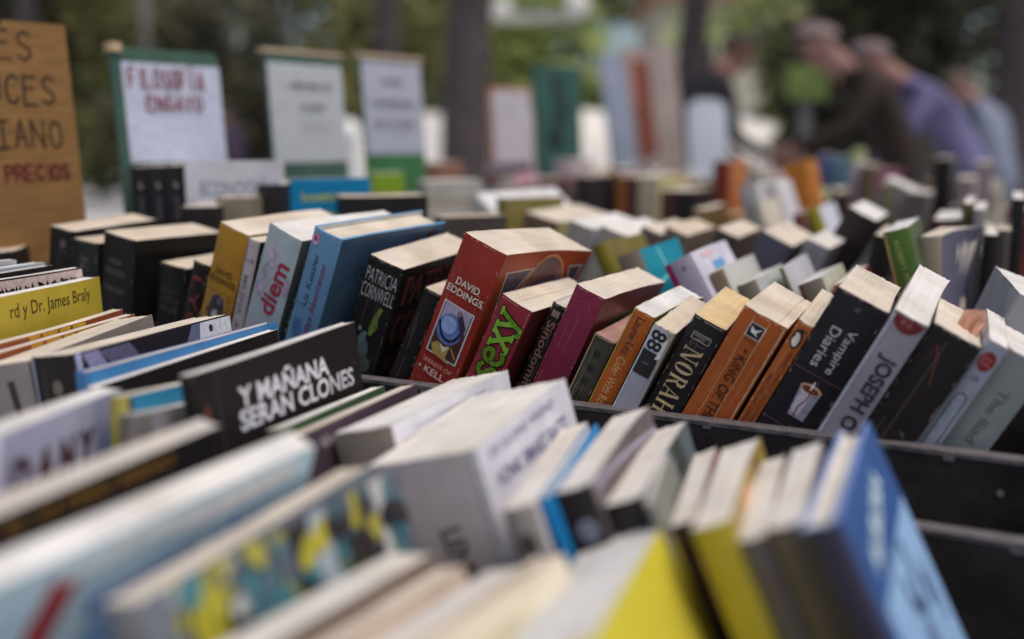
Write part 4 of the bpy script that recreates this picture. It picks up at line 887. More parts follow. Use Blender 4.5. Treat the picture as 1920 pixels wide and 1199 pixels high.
S('m19', (86, 96, 140), (84, 94, 140), 'grey', 'blue spined book at the far back', group=gM)
S('m20', (80, 120, 132), (76, 110, 124), 'grey', 'teal spined book at the far back', group=gM)
S('m21', (190, 190, 120), (186, 190, 120), 'warm', 'pale yellow book at the far back', group=gM)
S('m22', (120, 94, 50), (124, 98, 54), 'warm', 'olive brown book below the dark red and black spines', group=gM)
S('m23', (150, 110, 100), (124, 66, 56), 'warm', 'small brick red spined book beside the lemon yellow one', group=gM)
S('m24', (84, 76, 76), (80, 74, 74), 'grey', 'dark grey book below the tall black spine', group=gM)
S('m25', (196, 186, 166), (176, 168, 156), 'white', 'cream book leaning left in the middle distance', group=gM, gs=1.3)
S('n1', (178, 172, 162), (170, 160, 150), 'white', 'broad whitish book right of the signs', group=gM, gc=1.25, art_c=[('r', 44, 30, 88, 3, 0, (150, 132, 84))])
S('n2', (210, 208, 210), (190, 184, 170), 'white', 'bright white book lying tilted with its cover up', group=gM, gc=1.2)
S('n3', (190, 180, 108), (110, 88, 66), 'warm', 'thick book with brown spine, pale yellow cover and broad beige top', group=gM, gc=1.3, bend=-.002)
S('n7', (128, 108, 128), (128, 108, 128), 'grey', 'mauve cover at the far end', group=gM)
S('n8', (60, 54, 60), (58, 50, 54), 'warm', 'black book below the dark green board', group=gM)
S('n9', (130, 116, 60), (130, 116, 60), 'white', 'olive covered book below the tilted white one', group=gM)
S('n10', (176, 158, 158), (170, 150, 150), 'warm', 'pinkish spined book left of the dark green board', group=gM)
for k_, w_ in (('l1', 'left'), ('l2', 'middle'), ('l3', 'right')):
    S(k_, (42, 38, 42), (44, 40, 44), 'grey', '%s one of three black spines below the green sign' % w_, group=gL, art_s=[('e', 11, 20, 4, 7, 10, (130, 124, 128)), ('e', 11.6, 19, 2, 3, 10, (52, 48, 52)), ('r', 11, 44, 5, 26, 0, (62, 58, 62))])
T, D, H = dims('l4')
S('l4', (196, 196, 206), (180, 180, 190), 'white', 'white cover with grey blue capitals below the green sign', group=gL, gc=1.2, art_c=[('t', 'ECONOGUÍAS', D*.55, 27, D*.8, 20, 0, (112, 128, 148), .02), ('r', D*.3, 50, 30, 5, 0, (140, 160, 176))])
S('l5', (130, 118, 98), (134, 120, 100), 'cream', 'short tan spine between the white cover and a dark spine', group=gL)
S('l6', (50, 44, 46), (54, 48, 48), 'warm', 'short dark spine beside the blue cover', group=gL)
T, D, H = dims('l7')
S('l7', (6, 122, 176), (130, 140, 160), 'grey', 'bright blue cover with pale yellow lettering below the signs', group=gL, gc=1.35, art_c=[('t', 'Investigaciones', D*.55, 21, D*.82, 13, 0, (170, 176, 70), .02), ('t', 'filosoficas', D*.4, 40, D*.5, 10, 0, (170, 176, 70), .02)])
S('l8', (48, 43, 46), (46, 42, 44), 'cream', 'broad black cover right of the bright blue one', group=gL)
S('l9', (130, 160, 36), (130, 150, 60), 'white', 'small lime green cover behind the blue one', group=gL)
S('l10', (70, 62, 58), (66, 60, 58), 'cream', 'dark brown cover behind the blue hardback of the sharp row', group=gL)
S('l11', (50, 44, 46), (50, 46, 46), 'grey', 'low dark spine below the white cover', group=gL)
S('l12', (140, 96, 76), (130, 90, 72), 'warm', 'brown spine far behind the third sign', group=gL)

# filler rows: whatever else stands in the crates behind; each book its own object
PAL = [((190, 180, 160), 'cream'), ((196, 192, 192), 'white'), ((60, 52, 52), 'black'), ((130, 112, 92), 'tan'), ((96, 70, 54), 'brown'), ((120, 54, 46), 'brick red'),
       ((120, 120, 130), 'grey'), ((90, 104, 130), 'slate blue'), ((150, 130, 60), 'mustard'), ((90, 104, 84), 'grey green'), ((176, 140, 130), 'dusty pink'), ((186, 120, 60), 'orange')]
WGT = [7, 5, 4, 5, 4, 2, 2, 2, 4, 1, 3, 3]
taken = []
for n_, (b, r_, d_) in POSE.items():
    if n_[0] in 'dermnl':
        x, y = b[0], b[1]; c, s = math.cos(R(YAW)), math.sin(R(YAW))
        taken.append((x*c-y*s, x*s+y*c, d_[0]/math.cos(R(min(abs(r_[1]), 50))), d_[1]))
PROTO = {}
def child_copy(src, base, rot, label, group):
    r = src.copy(); COL.objects.link(r); r.location = base; r.rotation_euler = tuple(R(a) for a in (rot[2], rot[1], -rot[0])); r['label'] = label; r['group'] = group
    for ch in src.children:
        c = ch.copy(); COL.objects.link(c); c.parent = r
    return r
ROWS = [(.802, -.05, .19, 'behind the sharp row', .915, -22), (1.012, -.40, .02, 'in the second crate behind the sharp row', .91, 16), (1.225, -.62, .03, 'at the back edge of the near table', .91, 4), (1.44, -.80, .04, 'at the front of the middle table', .91, -8),
        (1.645, -.88, .04, 'in the second crate of the middle table', .91, 3), (1.91, -1.02, .04, 'in the third crate of the middle table', .91, -5), (2.06, -1.1, .04, 'in the third crate of the middle table', .91, -12), (2.32, -1.25, .04, 'at the far edge of the middle table', .91, 5),
        (3.1, -1.62, -.50, 'on the far table', .90, 0), (3.5, -1.70, -.50, 'on the far table', .90, 4), (4.0, -1.72, -.50, 'on the far table', .90, -4)]
fr = random.Random(21)
for d0, ra, rb, where, zb, ln in ROWS:
    r = ra; run = 0
    while r < rb:
        T_ = fr.choice((.012, .016, .022, .03, .042)) * (1.5 if d0 > 3 else 1.0); H_ = fr.choice((.15, .165, .172, .178)) if d0 < 1.1 else fr.choice((.14, .15, .165, .175, .185, .198)); D_ = .115
        if run <= 0: run = fr.randint(2, 6); lean = fr.uniform(-24, 24)*(.6 if d0 < 1.1 else 1) + ln
        run -= 1; w_ = T_/math.cos(R(lean)) + .002
        hit = [t for t in taken if t[1] < d0+D_+.02 and t[1]+t[3] > d0-.02 and r < t[0]+t[2]+.05 and r+w_ > t[0]-.05]
        if hit: r = max(t[0]+t[2] for t in hit)+.052 if max(t[0]+t[2] for t in hit)+.052 > r else r+.02; continue
        ci = fr.choices(range(len(PAL)), WGT)[0]; col, nm = PAL[ci]; dd = d0+fr.uniform(0, .02)
        key = (ci, round(T_, 3))
        lab = '%s spined book in the blurred row %s' % (nm, where); grp = 'blurred %s books %s' % (nm, where)
        base = rd(r, dd, zb+max(0, math.sin(R(lean))*T_)); rot = (YAW+fr.uniform(-14, 14)*(.4 if d0 < 1.1 else 1), lean+fr.uniform(-4, 4), 0)
        if key not in PROTO:
            cv = tuple(int(min(255, a*fr.uniform(.8, 1.15))) for a in col)
            PROTO[key] = book(base, rot, (T_, D_, H_), cv, col, fr.choice(('white', 'warm', 'cream')), label=lab, group=grp, gs=1.3, gc=1.2,
                              art_s=[('r', T_*500, 40, T_*500, 36, 0, tuple(int(a*.7) for a in col)), ('r', T_*500, 16, T_*600, 5, 0, tuple(int(a*.6+60) for a in col))])
        else: child_copy(PROTO[key], base, rot, lab, grp)
        r += w_+fr.choice((0, 0, 0, .004, .03))

# orange paper bits used as a bookmark on the plain black book
b, r_, d_ = POSE['f24']; M = Matrix.Translation(b) @ Euler((R(r_[2]), R(r_[1]), R(-r_[0]))).to_matrix().to_4x4()
pk = simple_mat('orange_crepe_paper', (.80, .42, .30), .8, 60, .25, .3)
mb = MB(); T, D, H = d_
for u, v, a, h in ((.62, .36, 0, 13), (.72, .34, .5, 15), (.80, .36, 1.2, 12), (.84, .30, 2.0, 9), (.68, .42, -.6, 10)):
    p = Vector((T*u, D*v, H)); dx, dy = math.cos(a)*.004, math.sin(a)*.004
    q = [p+Vector((-dx, -dy, -.001)), p+Vector((dx, dy, -.001)), p+Vector((dx*1.6, dy*1.4, h*.0006)), p+Vector((.002, .001, h*.001)), p+Vector((-dx*1.2, -dy, h*.0007))]
    mb.face([M @ x for x in q], pk); mb.face([M @ (x+Vector((.0006, .0008, 0))) for x in q][::-1], pk)
tag(mb.build('paper_bookmark'), 'crumpled orange pink paper bookmark sticking out of the plain black book', 'bookmark')

# ------------------------------------------------------------------ signs and boards
def board(name, tl, yaw, w, h, zb, th, mat, label, tilt=-4, top_round=0.0, cat='sign', group=None):
    """upright board; tl = top-left corner; face towards the viewer is local -y"""
    root = empty(name, (tl[0]+math.sin(R(yaw))*h*math.sin(R(-tilt)), tl[1]-math.cos(R(yaw))*h*math.sin(R(-tilt)), tl[2]-h*math.cos(R(tilt))), (R(tilt), 0, R(yaw))); tag(root, label, cat, group)
    mb = MB(); n = 6
    prof = [(0, 0), (w, 0)]
    if top_round:
        prof += [(w, h-top_round)]+[(w-top_round+top_round*math.cos(t), h-top_round+top_round*math.sin(t)) for t in [i*math.pi/8 for i in range(1, 5)]]
        prof += [(top_round+top_round*math.cos(t), h-top_round+top_round*math.sin(t)) for t in [math.pi/2+i*math.pi/8 for i in range(0, 5)]]
    else: prof += [(w, h), (0, h)]
    fr_ = [(x, 0, z) for x, z in prof]; bk = [(x, th, z) for x, z in prof]
    mb.face(fr_, mat); mb.face(bk[::-1], mat)
    for i in range(len(prof)): j = (i+1) % len(prof); mb.face([fr_[i], bk[i], bk[j], fr_[j]][::-1], mat)
    mb.build('panel', root, .0008)
    return root
def paper(root, u0, u1, v0, v1, h, col, art, off=.0012, name='paper_sheet', gain=1.0):
    mb = MB(); m = ink_mat(col, gain, .8); nx = 6
    for i in range(nx):
        a, b_ = u0+(u1-u0)*i/nx, u0+(u1-u0)*(i+1)/nx
        ya, yb = -off-.0008*math.sin(i*1.3), -off-.0008*math.sin((i+1)*1.3)
        mb.face([(a, ya, h-v1), (b_, yb, h-v1), (b_, yb, h-v0), (a, ya, h-v0)], m)
        mb.face([(a, ya+.0003, h-v1), (a, ya+.0003, h-v0), (b_, yb+.0003, h-v0), (b_, yb+.0003, h-v1)], m)
    lay = 0
    for pts, fs, c in art_polys(art):
        lay += 1
        mb.mesh([(u0+u/1000, -off-.0014-.00006*lay, h-v0-v/1000) for u, v in pts], fs, ink_mat(c, 1.0, .7))
    return mb.build(name, root)

B_ = board('cardboard_sign', (-0.5559, 0.8367, 1.3067), 51, .20, .262, 0, .004, simple_mat('brown_fibreboard', (.235, .125, .043), .8, 26, .18, .25, (1, 1, 5)), 'brown board hand lettered with black words and PRECIOS in red', cat='sign')
_i = (46, 36, 30); _m = MB(); _l = 0
for _w, _u, _v, _a, _h, _g, _p, _c in (('ÉS', 132, 34.6, 13, 26, 6.5, 2.1, _i), ('UCES', 120, 75.5, 11.5, 26, 5.2, 2.3, _i), ('|ANO', 124, 116.5, 11.6, 25, 4.6, 2.1, _i), ('PRECIOS', 128, 146, 6.8, 14, 2.5, 2.6, (106, 34, 40))):
    for _pts, _fs, _col in art_polys([('h', _w, _u, _v, _a, _h, _g, _p, _c)]):
        _l += 1; _m.mesh([(a/1000, -.0003-.00001*_l, .262-b/1000) for a, b in _pts], _fs, ink_mat(_col, 1.0, .8))
_m.build('hand_lettering', B_)


B_ = board('card_sign', (-0.4367, 1.1157, 1.2987), 51, 0.1365, 0.4127, 0, .006, simple_mat('green_painted_board', (.055, .115, .085), .6, 20, .2, .1), 'green sign with white sheet hand lettered FILOSOFIA ENSAYO in red', top_round=.01, cat='sign', group='genre signs standing in the crates')
paper(B_, .0105, 0.1365-.001, .016, .126, 0.4127, (190, 196, 216), [('h', 'FILOSOFÍA', 7, 28, 8.0, 21, 3.2, 2.3, (130, 12, 26)), ('h', 'ENSAYO', 25, 52, 9, 16, 3.6, 2.3, (130, 12, 26))], gain=1.05)
_m = MB(); _m.box(-.002, .012, -.004, .008, 0.4127-.006, 0.4127+.004, simple_mat('tan_tape', (.5, .36, .22), .6, 30, .1, .1)); _m.build('tape', B_)


B_ = board('card_sign', (-0.3355, 1.3931, 1.3149), 51, 0.1339, 0.4289, 0, .006, simple_mat('green_painted_board', (.055, .115, .085), .6, 20, .2, .1), 'green sign with a grey white sheet and three typed lines, tan wood on top', cat='sign', group='genre signs standing in the crates')
paper(B_, .001, 0.1339-.001, .0126, .149, 0.4289, (186, 190, 196), [('r', 32.1, 30.4, 0.8, 7.4, 20, (30, 34, 46)), ('r', 36.5, 30.0, 1.4, 6.5, 0, (30, 34, 46)), ('r', 41.8, 30.4, 0.7, 6.6, 0, (30, 34, 46)), ('r', 43.0, 30.4, 0.9, 7.0, 0, (30, 34, 46)), ('r', 44.6, 29.4, 0.7, 6.9, -20, (30, 34, 46)), ('r', 45.8, 30.3, 1.5, 6.9, -20, (30, 34, 46)), ('r', 48.4, 29.8, 1.2, 7.2, -20, (30, 34, 46)), ('r', 50.4, 29.9, 1.5, 7.8, 0, (30, 34, 46)), ('r', 52.9, 30.4, 1.6, 5.9, 20, (30, 34, 46)), ('r', 55.5, 30.0, 1.5, 7.9, 40, (30, 34, 46)), ('r', 58.0, 29.8, 1.3, 7.0, -20, (30, 34, 46)), ('r', 60.2, 30.1, 1.1, 5.7, 0, (30, 34, 46)), ('r', 62.1, 30.2, 1.1, 6.5, 20, (30, 34, 46)), ('r', 66.8, 29.5, 1.3, 6.0, -20, (30, 34, 46)), ('r', 69.0, 30.0, 1.3, 6.3, 40, (30, 34, 46)), ('r', 71.2, 29.6, 1.1, 6.8, 0, (30, 34, 46)), ('r', 72.9, 30.4, 1.2, 6.2, 40, (30, 34, 46)), ('r', 74.9, 29.8, 1.4, 7.8, 40, (30, 34, 46)), ('r', 77.3, 29.9, 1.3, 7.7, 40, (30, 34, 46)), ('r', 79.5, 30.1, 1.2, 6.6, 0, (30, 34, 46)), ('r', 81.4, 30.1, 1.0, 7.9, -20, (30, 34, 46)), ('r', 83.1, 29.8, 1.0, 6.9, 40, (30, 34, 46)), ('r', 84.8, 30.1, 1.0, 7.5, 0, (30, 34, 46)), ('r', 86.5, 29.5, 0.9, 6.9, 20, (30, 34, 46)), ('r', 91.0, 29.5, 1.5, 7.7, -20, (30, 34, 46)), ('r', 96.5, 29.7, 1.4, 5.9, 40, (30, 34, 46)), ('r', 98.7, 29.6, 1.0, 6.2, 0, (30, 34, 46)), ('r', 100.3, 29.8, 1.3, 7.3, -20, (30, 34, 46)), ('r', 102.5, 29.9, 0.7, 6.6, 0, (30, 34, 46)), ('r', 103.7, 30.3, 0.9, 7.9, 40, (30, 34, 46)), ('r', 105.2, 29.7, 1.5, 6.6, 0, (30, 34, 46)), ('r', 107.8, 30.2, 0.9, 7.2, 40, (30, 34, 46)), ('r', 109.2, 30.2, 1.5, 7.3, -20, (30, 34, 46)), ('r', 53.6, 59.5, 1.5, 5.7, 0, (34, 38, 50)), ('r', 56.1, 59.4, 0.9, 7.6, 20, (34, 38, 50)), ('r', 57.5, 59.1, 1.2, 6.0, -20, (34, 38, 50)), ('r', 59.6, 59.4, 1.4, 6.8, 20, (34, 38, 50)), ('r', 61.9, 58.7, 1.1, 5.7, 0, (34, 38, 50)), ('r', 63.7, 59.5, 1.5, 6.6, 40, (34, 38, 50)), ('r', 66.2, 58.7, 0.9, 6.0, 0, (34, 38, 50)), ('r', 70.7, 59.6, 1.1, 7.2, 0, (34, 38, 50)), ('r', 72.6, 58.9, 1.1, 6.9, 20, (34, 38, 50)), ('r', 74.4, 59.6, 1.0, 7.9, 0, (34, 38, 50)), ('r', 76.1, 59.3, 1.1, 7.2, 0, (34, 38, 50)), ('r', 77.9, 59.0, 1.5, 7.6, 20, (34, 38, 50)), ('r', 80.4, 59.5, 1.1, 6.4, 40, (34, 38, 50)), ('r', 82.2, 58.7, 1.1, 6.4, 0, (34, 38, 50)), ('r', 84.1, 59.3, 1.2, 6.8, 20, (34, 38, 50)), ('r', 86.2, 59.0, 1.3, 6.8, 40, (34, 38, 50)), ('r', 88.3, 58.6, 1.0, 6.8, 40, (34, 38, 50)), ('r', 90.0, 58.8, 1.4, 5.6, 0, (34, 38, 50)), ('r', 92.3, 59.1, 0.8, 5.7, 40, (34, 38, 50)), ('r', 93.6, 58.5, 1.5, 6.9, 20, (34, 38, 50)), ('r', 48.2, 86.1, 0.9, 3.6, 40, (120, 124, 134)), ('r', 49.7, 86.1, 1.2, 4.4, -20, (120, 124, 134)), ('r', 51.8, 86.6, 0.9, 3.8, 40, (120, 124, 134)), ('r', 53.3, 85.6, 1.3, 4.0, 40, (120, 124, 134)), ('r', 55.4, 86.3, 0.7, 3.4, 40, (120, 124, 134)), ('r', 59.6, 86.4, 1.4, 3.5, 40, (120, 124, 134)), ('r', 61.9, 86.3, 1.5, 4.4, -20, (120, 124, 134)), ('r', 64.3, 86.6, 1.2, 3.3, 20, (120, 124, 134)), ('r', 69.3, 85.7, 0.8, 4.5, -20, (120, 124, 134)), ('r', 70.7, 85.9, 1.4, 4.3, 40, (120, 124, 134)), ('r', 73.1, 86.1, 1.2, 4.4, 0, (120, 124, 134)), ('r', 75.1, 86.2, 1.6, 3.4, 20, (120, 124, 134)), ('r', 77.7, 86.1, 1.5, 4.1, 0, (120, 124, 134)), ('r', 80.2, 85.7, 1.5, 3.3, -20, (120, 124, 134)), ('r', 82.8, 85.5, 1.6, 4.2, -20, (120, 124, 134)), ('r', 85.4, 85.9, 0.7, 3.7, 0, (120, 124, 134)), ('r', 89.6, 85.5, 1.2, 4.1, 20, (120, 124, 134)), ('r', 91.6, 85.7, 1.5, 3.5, 0, (120, 124, 134)), ('r', 94.1, 86.1, 0.8, 3.2, 0, (120, 124, 134)), ('r', 95.4, 85.7, 1.0, 4.1, 20, (120, 124, 134)), ('r', 97.0, 86.5, 1.5, 3.7, -20, (120, 124, 134))], gain=1.0)
_m = MB(); _m.box(-.004, 0.1339+.004, -.002, .012, 0.4289+.0005, 0.4289+.006, simple_mat('tan_wood_strip', (.52, .40, .28), .7, 30, .15, .2, (3, 30, 3))); _m.build('wood_strip', B_)


B_ = board('card_sign', (-0.2482, 1.6702, 1.3293), 51, 0.1387, 0.4434, 0, .006, simple_mat('grass_green_board', (.05, .17, .06), .6, 20, .2, .1), 'sign with three typed lines above a grass green band, furthest of the typed ones', cat='sign', group='genre signs standing in the crates')
paper(B_, .001, 0.1387-.001, .004, .156, 0.4434, (178, 180, 196), [('r', 41.6, 31.5, 0.9, 7.4, 0, (40, 46, 60)), ('r', 46.1, 32.1, 0.7, 7.1, 0, (40, 46, 60)), ('r', 47.4, 31.7, 1.2, 6.8, 0, (40, 46, 60)), ('r', 49.3, 31.4, 1.5, 8.0, 20, (40, 46, 60)), ('r', 51.8, 31.8, 0.9, 8.0, 20, (40, 46, 60)), ('r', 56.3, 32.2, 1.2, 7.7, 0, (40, 46, 60)), ('r', 58.4, 32.5, 1.0, 8.5, 40, (40, 46, 60)), ('r', 60.0, 31.8, 0.7, 8.2, 20, (40, 46, 60)), ('r', 61.2, 31.9, 1.1, 7.9, -20, (40, 46, 60)), ('r', 63.1, 31.7, 0.9, 8.5, 0, (40, 46, 60)), ('r', 67.6, 31.7, 1.2, 7.7, -20, (40, 46, 60)), ('r', 69.7, 32.2, 0.8, 6.5, 0, (40, 46, 60)), ('r', 71.1, 31.6, 1.1, 7.5, 40, (40, 46, 60)), ('r', 72.9, 32.5, 1.2, 6.6, 0, (40, 46, 60)), ('r', 74.9, 32.1, 1.0, 8.6, 0, (40, 46, 60)), ('r', 76.5, 32.0, 0.9, 6.4, 0, (40, 46, 60)), ('r', 77.9, 32.3, 1.5, 8.9, 0, (40, 46, 60)), ('r', 80.5, 31.6, 1.0, 8.1, 40, (40, 46, 60)), ('r', 82.1, 32.1, 0.8, 8.7, 20, (40, 46, 60)), ('r', 86.4, 32.6, 1.0, 7.2, 0, (40, 46, 60)), ('r', 88.1, 31.8, 1.1, 8.5, 20, (40, 46, 60)), ('r', 90.0, 31.6, 1.1, 8.8, 0, (40, 46, 60)), ('r', 13.9, 68.3, 1.2, 8.4, 40, (44, 50, 64)), ('r', 18.9, 68.5, 1.1, 8.1, 0, (44, 50, 64)), ('r', 23.8, 67.7, 1.1, 7.8, 40, (44, 50, 64)), ('r', 25.7, 67.9, 1.3, 6.8, -20, (44, 50, 64)), ('r', 27.9, 67.6, 1.4, 8.0, 0, (44, 50, 64)), ('r', 33.2, 67.4, 1.5, 8.4, 0, (44, 50, 64)), ('r', 35.8, 68.6, 1.0, 7.8, 0, (44, 50, 64)), ('r', 37.4, 67.6, 1.5, 8.9, -20, (44, 50, 64)), ('r', 39.9, 67.6, 1.0, 6.7, 0, (44, 50, 64)), ('r', 41.6, 68.1, 1.4, 7.9, 20, (44, 50, 64)), ('r', 47.0, 67.8, 1.0, 8.2, 0, (44, 50, 64)), ('r', 48.7, 67.5, 1.3, 8.9, 0, (44, 50, 64)), ('r', 50.8, 67.9, 1.0, 7.8, -20, (44, 50, 64)), ('r', 52.5, 67.4, 1.2, 6.4, 0, (44, 50, 64)), ('r', 54.6, 67.5, 1.5, 7.0, -20, (44, 50, 64)), ('r', 57.1, 68.0, 1.0, 8.4, 0, (44, 50, 64)), ('r', 58.8, 67.8, 1.4, 7.1, -20, (44, 50, 64)), ('r', 61.1, 67.8, 0.8, 7.9, 0, (44, 50, 64)), ('r', 62.4, 68.1, 1.5, 7.1, 20, (44, 50, 64)), ('r', 64.9, 68.2, 1.4, 8.2, 20, (44, 50, 64)), ('r', 67.2, 67.5, 0.9, 9.0, 40, (44, 50, 64)), ('r', 68.6, 68.3, 0.7, 7.2, 20, (44, 50, 64)), ('r', 69.9, 67.5, 1.1, 8.8, 0, (44, 50, 64)), ('r', 71.7, 67.6, 1.0, 8.9, 40, (44, 50, 64)), ('r', 73.4, 68.3, 1.2, 6.6, -20, (44, 50, 64)), ('r', 75.4, 67.9, 0.8, 6.7, 40, (44, 50, 64)), ('r', 76.7, 67.9, 1.5, 7.6, 20, (44, 50, 64)), ('r', 79.3, 67.9, 1.0, 6.7, -20, (44, 50, 64)), ('r', 80.9, 67.6, 1.2, 8.8, 20, (44, 50, 64)), ('r', 82.8, 68.0, 1.1, 7.8, 40, (44, 50, 64)), ('r', 84.7, 68.3, 1.4, 8.2, 0, (44, 50, 64)), ('r', 87.0, 68.2, 1.0, 7.1, -20, (44, 50, 64)), ('r', 88.7, 68.3, 1.5, 8.9, 20, (44, 50, 64)), ('r', 91.3, 67.4, 1.2, 7.8, 20, (44, 50, 64)), ('r', 93.3, 67.7, 0.9, 7.7, 20, (44, 50, 64)), ('r', 94.9, 68.3, 1.3, 8.5, 20, (44, 50, 64)), ('r', 97.0, 68.4, 0.9, 7.5, 20, (44, 50, 64)), ('r', 98.4, 68.0, 1.2, 6.7, 20, (44, 50, 64)), ('r', 100.4, 68.2, 1.1, 8.2, -20, (44, 50, 64)), ('r', 102.2, 68.1, 1.4, 8.1, -20, (44, 50, 64)), ('r', 104.5, 68.4, 1.2, 7.0, 0, (44, 50, 64)), ('r', 106.5, 68.1, 1.2, 6.8, 0, (44, 50, 64)), ('r', 108.5, 68.0, 0.8, 6.9, 0, (44, 50, 64)), ('r', 109.8, 68.6, 0.8, 7.6, 40, (44, 50, 64)), ('r', 114.1, 67.9, 1.1, 8.0, 40, (44, 50, 64)), ('r', 116.0, 67.8, 1.3, 7.2, 20, (44, 50, 64)), ('r', 13.9, 102.4, 1.4, 7.6, 20, (44, 50, 64)), ('r', 19.2, 102.1, 0.8, 8.9, 20, (44, 50, 64)), ('r', 20.6, 102.0, 0.7, 6.8, -20, (44, 50, 64)), ('r', 21.8, 101.5, 1.2, 7.8, 20, (44, 50, 64)), ('r', 23.8, 101.5, 1.2, 7.4, 0, (44, 50, 64)), ('r', 25.8, 101.7, 1.1, 8.2, 0, (44, 50, 64)), ('r', 27.6, 101.5, 1.4, 6.4, 0, (44, 50, 64)), ('r', 29.9, 102.0, 1.5, 8.5, 0, (44, 50, 64)), ('r', 32.4, 102.2, 1.3, 8.5, 0, (44, 50, 64)), ('r', 34.5, 101.9, 0.9, 7.3, 0, (44, 50, 64)), ('r', 39.0, 102.0, 1.5, 6.6, 20, (44, 50, 64)), ('r', 41.5, 102.0, 0.9, 6.7, 0, (44, 50, 64)), ('r', 42.9, 102.0, 1.5, 6.8, 0, (44, 50, 64)), ('r', 48.4, 102.5, 1.0, 8.0, 20, (44, 50, 64)), ('r', 50.0, 101.7, 1.2, 8.1, -20, (44, 50, 64)), ('r', 55.0, 102.3, 1.1, 7.4, -20, (44, 50, 64)), ('r', 56.8, 102.5, 1.5, 8.1, -20, (44, 50, 64)), ('r', 59.3, 102.4, 1.4, 7.7, -20, (44, 50, 64)), ('r', 61.7, 102.5, 1.4, 6.8, 20, (44, 50, 64)), ('r', 64.0, 102.6, 1.3, 6.4, 40, (44, 50, 64)), ('r', 69.3, 101.8, 1.2, 7.0, -20, (44, 50, 64)), ('r', 71.3, 102.6, 1.2, 8.8, -20, (44, 50, 64)), ('r', 73.2, 102.0, 0.9, 7.6, 0, (44, 50, 64)), ('r', 74.8, 102.2, 1.1, 7.6, 20, (44, 50, 64)), ('r', 76.7, 102.5, 1.5, 7.3, 40, (44, 50, 64)), ('r', 79.2, 102.6, 1.3, 8.3, 0, (44, 50, 64)), ('r', 81.3, 101.4, 1.0, 7.5, 0, (44, 50, 64)), ('r', 82.9, 102.1, 1.2, 8.1, 20, (44, 50, 64)), ('r', 85.0, 102.4, 1.5, 6.5, 0, (44, 50, 64)), ('r', 87.5, 101.4, 0.9, 8.5, 40, (44, 50, 64)), ('r', 89.1, 101.5, 1.1, 7.3, 0, (44, 50, 64)), ('r', 90.9, 101.8, 0.9, 6.4, 0, (44, 50, 64)), ('r', 92.5, 102.0, 0.8, 8.3, 0, (44, 50, 64)), ('r', 93.8, 101.6, 1.3, 8.5, 0, (44, 50, 64)), ('r', 95.9, 101.7, 1.3, 8.6, -20, (44, 50, 64)), ('r', 98.0, 102.2, 0.7, 8.5, 0, (44, 50, 64)), ('r', 99.2, 102.3, 1.1, 7.5, 20, (44, 50, 64)), ('r', 101.1, 102.4, 1.2, 7.1, 20, (44, 50, 64)), ('r', 103.1, 101.5, 1.5, 8.6, 20, (44, 50, 64)), ('r', 105.6, 101.9, 1.1, 7.3, 0, (44, 50, 64)), ('r', 107.5, 101.7, 1.2, 8.3, 0, (44, 50, 64))], gain=1.0)
_m = MB(); _m.box(-.006, 0.1387+.006, -.003, .012, 0.4434+.0005, 0.4434+.007, simple_mat('tan_wood_strip', (.52, .40, .28), .7, 30, .15, .2, (3, 30, 3))); _m.build('wood_strip', B_)


B_ = board('notice_board', (-0.0675, 3.0774, 1.3541), 40, 0.1619, 0.4682, 0, .012, simple_mat('orange_brown_frame', (.42, .22, .10), .6, 20, .2, .1), 'small white notice in an orange brown frame beside the dark green board')
paper(B_, .009, 0.1619-.008, .012, 0.4682-.004, 0.4682, (196, 188, 200), [('r', 65, 36, 22, 14, 0, (168, 186, 190)), ('r', 65, 70, 24, 10, 0, (170, 182, 188))], gain=1.0)


B_ = board('notice_board', (0.0578, 2.78, 1.3956), 35, 0.1592, 0.5098, 0, .012, simple_mat('dark_teal_board', (.035, .10, .085), .6, 20, .2, .1), 'tall dark green board with blackish blots')
_m = MB()
for _pts, _fs, _col in art_polys([('e', 83, 60, 44, 90, 10, (46, 64, 70)), ('e', 89, 130, 40, 90, -12, (42, 58, 64)), ('e', 67, 200, 50, 60, 0, (34, 46, 48))]):
    _m.mesh([(a/1000, -.001-.0003*len(_m.f), 0.5098-b/1000) for a, b in _pts], _fs, ink_mat(_col, 1.0, .7))
_m.build('dark_blots', B_)


B_ = board('display_panel', (0.4454, 4.3318, 1.5442), 20, 0.1105, 0.6588, 0, .03, simple_mat('pale_blue_card', (.30, .34, .44), .6, 6, .2, .1), 'pale blue upright panel beside the red and cream one', cat='panel', group='upright coloured panels at the back')
B_.rotation_euler.y = R(-7)


B_ = board('display_panel', (0.562, 4.4398, 1.5795), 20, 0.241, 0.6942, 0, .03, simple_mat('cream_pink_card', (.36, .29, .27), .6, 6, .2, .1), 'cream and brick red upright panel beside the second tree trunk', cat='panel', group='upright coloured panels at the back')
B_.rotation_euler.y = R(-7)
_m = MB()
for _pts, _fs, _col in art_polys([('r', 58, 260, 92, 420, 0, (130, 74, 62)), ('r', 12, 120, 20, 240, 0, (200, 150, 130))]):
    _m.mesh([(a/1000, -.002-.0006*len(_m.f), 0.6942-b/1000) for a, b in _pts], _fs, ink_mat(_col, 1.0, .7))
_m.build('print', B_)


B_ = board('display_panel', (0.707, 4.094, 1.3549), 10, 0.1627, 0.4784, 0, .03, simple_mat('bluish_white_card', (.46, .50, .58), .6, 6, .12, .1), 'bluish white card standing below the dark haired person', top_round=.05, tilt=-12, cat='panel', group='upright coloured panels at the back')


